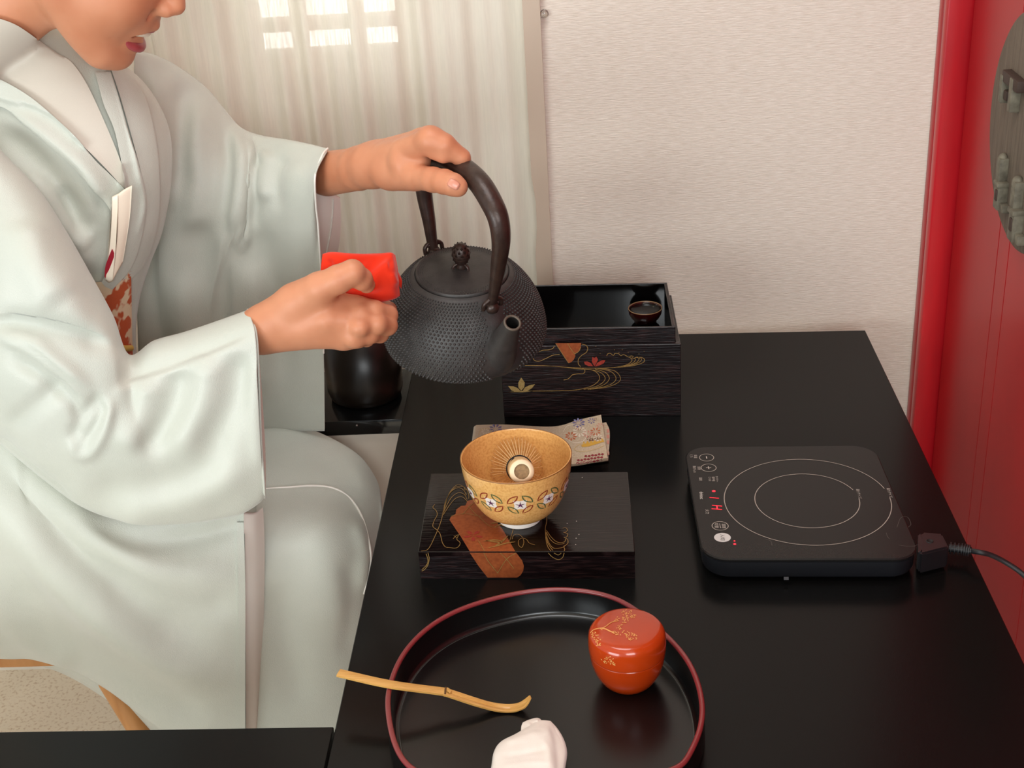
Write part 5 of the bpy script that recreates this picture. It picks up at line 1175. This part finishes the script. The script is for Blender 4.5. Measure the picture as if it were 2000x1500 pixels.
ns = slab('right_sleeve', near, [.05, .05, .05, .05, .045, .040, .036, .032, .030, .028, .028, .028, .028], [.06, .06, .055, .055, .05, .045, .04, .034, .03, .028, .027, .026, .026], m_kim, per, nu=140, nv=110, p=3.2, thick=.0015,
     strokes=[([(206, 770), (260, 744), (320, 724), (375, 704), (440, 677), (503, 647)], 9, .0045, 's'), ([(204, 768), (165, 812), (136, 866)], 12, -.007), ([(148, 848), (141, 872), (155, 888), (180, 882), (202, 846), (213, 802), (217, 768)], 11, .0065), ([(205, 782), (186, 830), (158, 868)], 9, -.005),
              ([(250, 678), (140, 650), (60, 634), (-60, 618)], 10, .005, 's'), ([(-20, 648), (60, 690), (120, 740), (172, 786)], 6, .0035), ([(-40, 615), (60, 630), (140, 645), (245, 674)], 20, -.010), ([(-30, 650), (60, 668), (110, 705), (190, 772)], 14, .008), ([(10, 690), (80, 735), (140, 785), (155, 825)], 12, -.006), ([(10, 840), (80, 785), (130, 740)], 18, -.006),
              ([(-30, 850), (50, 940), (130, 995)], 24, -.012), ([(200, 1005), (310, 985), (400, 955), (500, 890)], 34, .009), ([(150, 955), (260, 962), (360, 935), (470, 870)], 30, -.008), ([(410, 690), (392, 790), (335, 900)], 26, .008), ([(352, 712), (335, 800), (275, 900)], 22, -.008), ([(470, 680), (455, 790), (400, 900)], 24, -.008), ([(290, 735), (275, 810), (235, 890)], 22, .007), ([(500, 680), (500, 800), (508, 930)], 14, .004), ([(40, 420), (70, 520), (120, 600)], 34, .007)])
tube('right_cuff_edge', [P(u, v, y=y_) for u, v, y_ in ((484, 605, 1.319), (492, 628, 1.292), (500, 650, 1.279), (505, 715, 1.268), (510, 860, 1.262), (516, 950, 1.270), (517, 972, 1.287))], .0014, m_kim, ns, n=8, m=50)
slab('right_sleeve_lining', [[(500, 690, 1.292), (508, 800, 1.288), (514, 900, 1.288), (516, 970, 1.292)], [(506, 690, 1.302), (514, 800, 1.300), (519, 900, 1.298), (519, 975, 1.298)]], .002, .002, m_lining, ns, nu=10, nv=30)

# collar bands, sash, lapels lying on the trunk
Tk = bvh([kb])
Tkb = bvh([kb, body])
cA = snap_sheet('inner_collar', [[(-70, 10), (-75, 90), (-80, 165)], [(-20, 30), (-25, 105), (-30, 185)], [(30, 48), (20, 115), (0, 195)], [(75, 78), (60, 140), (50, 205)], [(112, 104), (105, 180), (100, 226)], [(140, 122), (140, 215), (142, 266)], [(170, 165), (175, 250), (180, 302)], [(205, 240), (208, 290), (212, 335)], [(232, 305), (234, 335), (236, 362)], [(246, 348), (245, 360), (243, 372)]], bvh([kb, body]), .004, .004, m_kin, per, nu=60, nv=30)
cB = snap_sheet('outer_collar', [[(-90, 110), (-95, 150), (-100, 230)], [(-40, 138), (-42, 165), (-45, 225)], [(10, 160), (5, 180), (0, 208)], [(60, 190), (55, 215), (48, 245)], [(110, 232), (102, 255), (95, 285)], [(150, 270), (145, 295), (140, 325)], [(185, 312), (180, 335), (178, 368)], [(212, 338), (208, 362), (205, 395)], [(240, 366), (232, 392), (222, 425)], [(248, 378), (240, 412), (228, 450)]], bvh([kb, body, cA]), .004, .004, m_kim, per, nu=60, nv=16, strokes=[([(0, 205), (95, 283), (178, 365)], 5, -.002)])
Tk2 = bvh([kb, cA, cB])
cC = snap_sheet('far_collar', [[(186, 140), (201, 140), (216, 140)], [(192, 165), (210, 168), (226, 172)], [(203, 205), (222, 212), (240, 222)], [(222, 250), (240, 262), (256, 278)], [(234, 300), (252, 312), (270, 325)], [(241, 345), (260, 360), (281, 372)], [(246, 390), (266, 405), (284, 418)], [(242, 450), (258, 462), (276, 470)], [(226, 510), (240, 520), (258, 522)], [(198, 550), (206, 560), (220, 566)]], Tk2, .007, .006, m_kim, per, nu=70, nv=18, strokes=[([(218, 130), (248, 230), (268, 330), (280, 400), (262, 480)], 5, .003)])
cD = snap_sheet('far_lapel', [[(212, 122), (222, 120), (232, 118)], [(232, 180), (260, 185), (284, 190)], [(258, 270), (282, 275), (306, 280)], [(276, 340), (292, 345), (312, 350)], [(284, 390), (296, 400), (312, 405)], [(280, 440), (290, 450), (304, 458)], [(262, 500), (272, 510), (284, 515)], [(235, 540), (240, 548), (250, 550)]], Tk2, .004, .005, m_kim, per, nu=50, nv=18)
m_obi = mat('orange_brocade', '#c0552c', .55, noise=((60, 60, 45), '#e3c9a8', .47, .53, 2), bump=((900, 900, 900), .2, .0005, 1))
ob = snap_sheet('sash', [[(120, 560), (120, 640), (120, 720)], [(180, 552), (180, 640), (180, 720)], [(215, 548), (215, 640), (215, 720)], [(245, 535), (246, 640), (248, 720)], [(256, 530), (258, 640), (260, 720)]], Tk, .003, .006, m_obi, per, nu=30, nv=24)
tube('sash_cord', list(snap(bvh([kb, ob]), [(150, 668), (200, 674), (240, 680), (256, 680)], .004)), .004, mat('sash_cord', '#c9a24c', .6), per, n=8)
fuk = snap_sheet('tucked_red_cloth', [[(204, 540), (208, 546), (214, 548)], [(206, 520), (212, 530), (219, 538)], [(213, 500), (217, 506), (222, 512)], [(219, 486), (221, 490), (223, 494)]], Tk2, .024, .004, mat('crimson_silk', '#a3122c', .5), per, nu=12, nv=10)
keep_world(per)
# folded paper tucked into the front of the kimono
Tk3 = bvh([kb, cA, cB, cC, cD])
m_paper = mat('cream_paper', '#ead9c4', .7, bump=((300, 300, 300), .1, .0004, 2)); m_paper_e = mat('paper_edge', '#f3e6d2', .7)
pp = thing('folded_paper', P(238, 450, y=1.35), 'cream folded paper pad tucked upright into the front of the kimono', 'paper')
yp_ = float(snap(Tk3, [(238, 400)], .018)[0][1])/YS[0]
slab('pad', [[(219, 384, yp_), (216, 460, yp_), (206, 548, yp_)], [(225, 381, yp_), (222, 460, yp_), (212, 552, yp_)], [(231, 378, yp_), (228, 460, yp_), (220, 550, yp_)]], .003, .004, m_paper_e, pp, nu=8, nv=20, p=8, caps=True)
slab('cover_sheet', [[(230, 379, yp_-.003), (229, 460, yp_-.003), (220, 549, yp_-.003)], [(244, 369, yp_), (241, 450, yp_), (230, 530, yp_)], [(258, 362, yp_+.004), (253, 430, yp_+.004), (240, 512, yp_+.004)]], .001, .002, m_paper, pp, nu=10, nv=20, p=8, caps=True)
keep_world(pp)

# ------------------------------------------------------------------ the red silk cloth in the right hand
m_red = mat('scarlet_silk_cloth', '#e8300c', .75, sheen=.2, spec=.2, noise=((30, 30, 30), '#dc2a0a', .3, .7, 2), bump=((1500, 1500, 1500), .12, .0003, 1))
rc_ = thing('red_cloth', P(705, 540, y=1.29), 'bright scarlet folded silk cloth held in the right hand against the kettle', 'cloth')
slab('folded_cloth', [[(630, 496, 1.337), (626, 530, 1.333), (628, 562, 1.331)], [(648, 492, 1.337), (650, 535, 1.329), (655, 572, 1.327)], [(690, 495, 1.337), (695, 540, 1.325), (700, 585, 1.325)], [(730, 496, 1.339), (735, 545, 1.325), (736, 591, 1.325)], [(762, 493, 1.344), (766, 540, 1.329), (768, 585, 1.329)], [(772, 498, 1.348), (778, 545, 1.337), (781, 578, 1.335)]],
     [.004, .010, .012, .012, .009, .003], [.006, .010, .012, .012, .010, .005], m_red, rc_, nu=60, nv=44, p=2.6, caps=True,
     strokes=[([(664, 576), (700, 553), (725, 535), (745, 515), (768, 496)], 8, .0042, 's'), ([(700, 520), (720, 540), (735, 575)], 12, .003), ([(640, 500), (644, 530), (640, 560)], 8, -.004), ([(752, 510), (764, 535), (776, 560)], 5, .003), ([(765, 500), (762, 525), (770, 535)], 4, -.003), ([(632, 498), (690, 502), (750, 500)], 5, .0015)])
slab('fold_roll', [[(762, 520, 1.354), (766, 530, 1.350), (768, 545, 1.350)], [(772, 525, 1.354), (777, 538, 1.350), (778, 556, 1.350)], [(780, 534, 1.356), (785, 548, 1.352), (784, 565, 1.354)]], [.004, .006, .004], [.005, .006, .004], m_red, rc_, nu=16, nv=20, caps=True)
keep_world(rc_)

# ------------------------------------------------------------------ wooden chair under the person
m_ch = mat('honey_chair_wood', '#c48a52', .45, noise=((60, 60, 6), '#b0763f', .3, .7, 3), bump=((90, 90, 8), .15, .001, 2))
sz = .452; sp = P(30, 1302, z=sz)
ch = thing('wooden_chair', (-.86, 1.50, 0), 'honey-coloured wooden chair under the person, one leg showing above the side table', 'chair')
bm = bmesh.new(); box_bm(bm, (-.915, 1.615), (1, 0), (0, 1), .42, .31, .420, .450, .006); bm_obj('seat', bm, m_ch, ch, smooth=True, auto=40)
q1 = P(232, 1388, y=1.42)
for x, y_, dx, dy in ((q1[0]-.012, 1.483, .13, -.015), (q1[0]-.012, 1.745, .06, .012), (-1.10, 1.483, -.04, -.012), (-1.10, 1.745, -.04, .012)):
    tube('leg', [np.array([x, y_, .422]), np.array([x+dx, y_+dy, .0])], [.019, .014], m_ch, ch, n=12, m=2)
for y_ in (1.483, 1.745): tube('back_post', [np.array([-1.11, y_, .44]), np.array([-1.17, y_, .86])], .016, m_ch, ch, n=10, m=2)
for z in (.62, .72, .83):
    xb = -1.11-.06*(z-.44)/.42; box('back_rail', (xb, 1.615), .018, .245, z-.025, z+.025, m_ch, ch, bev=.004)
YS[0] = 1.0
keep_world(ch)
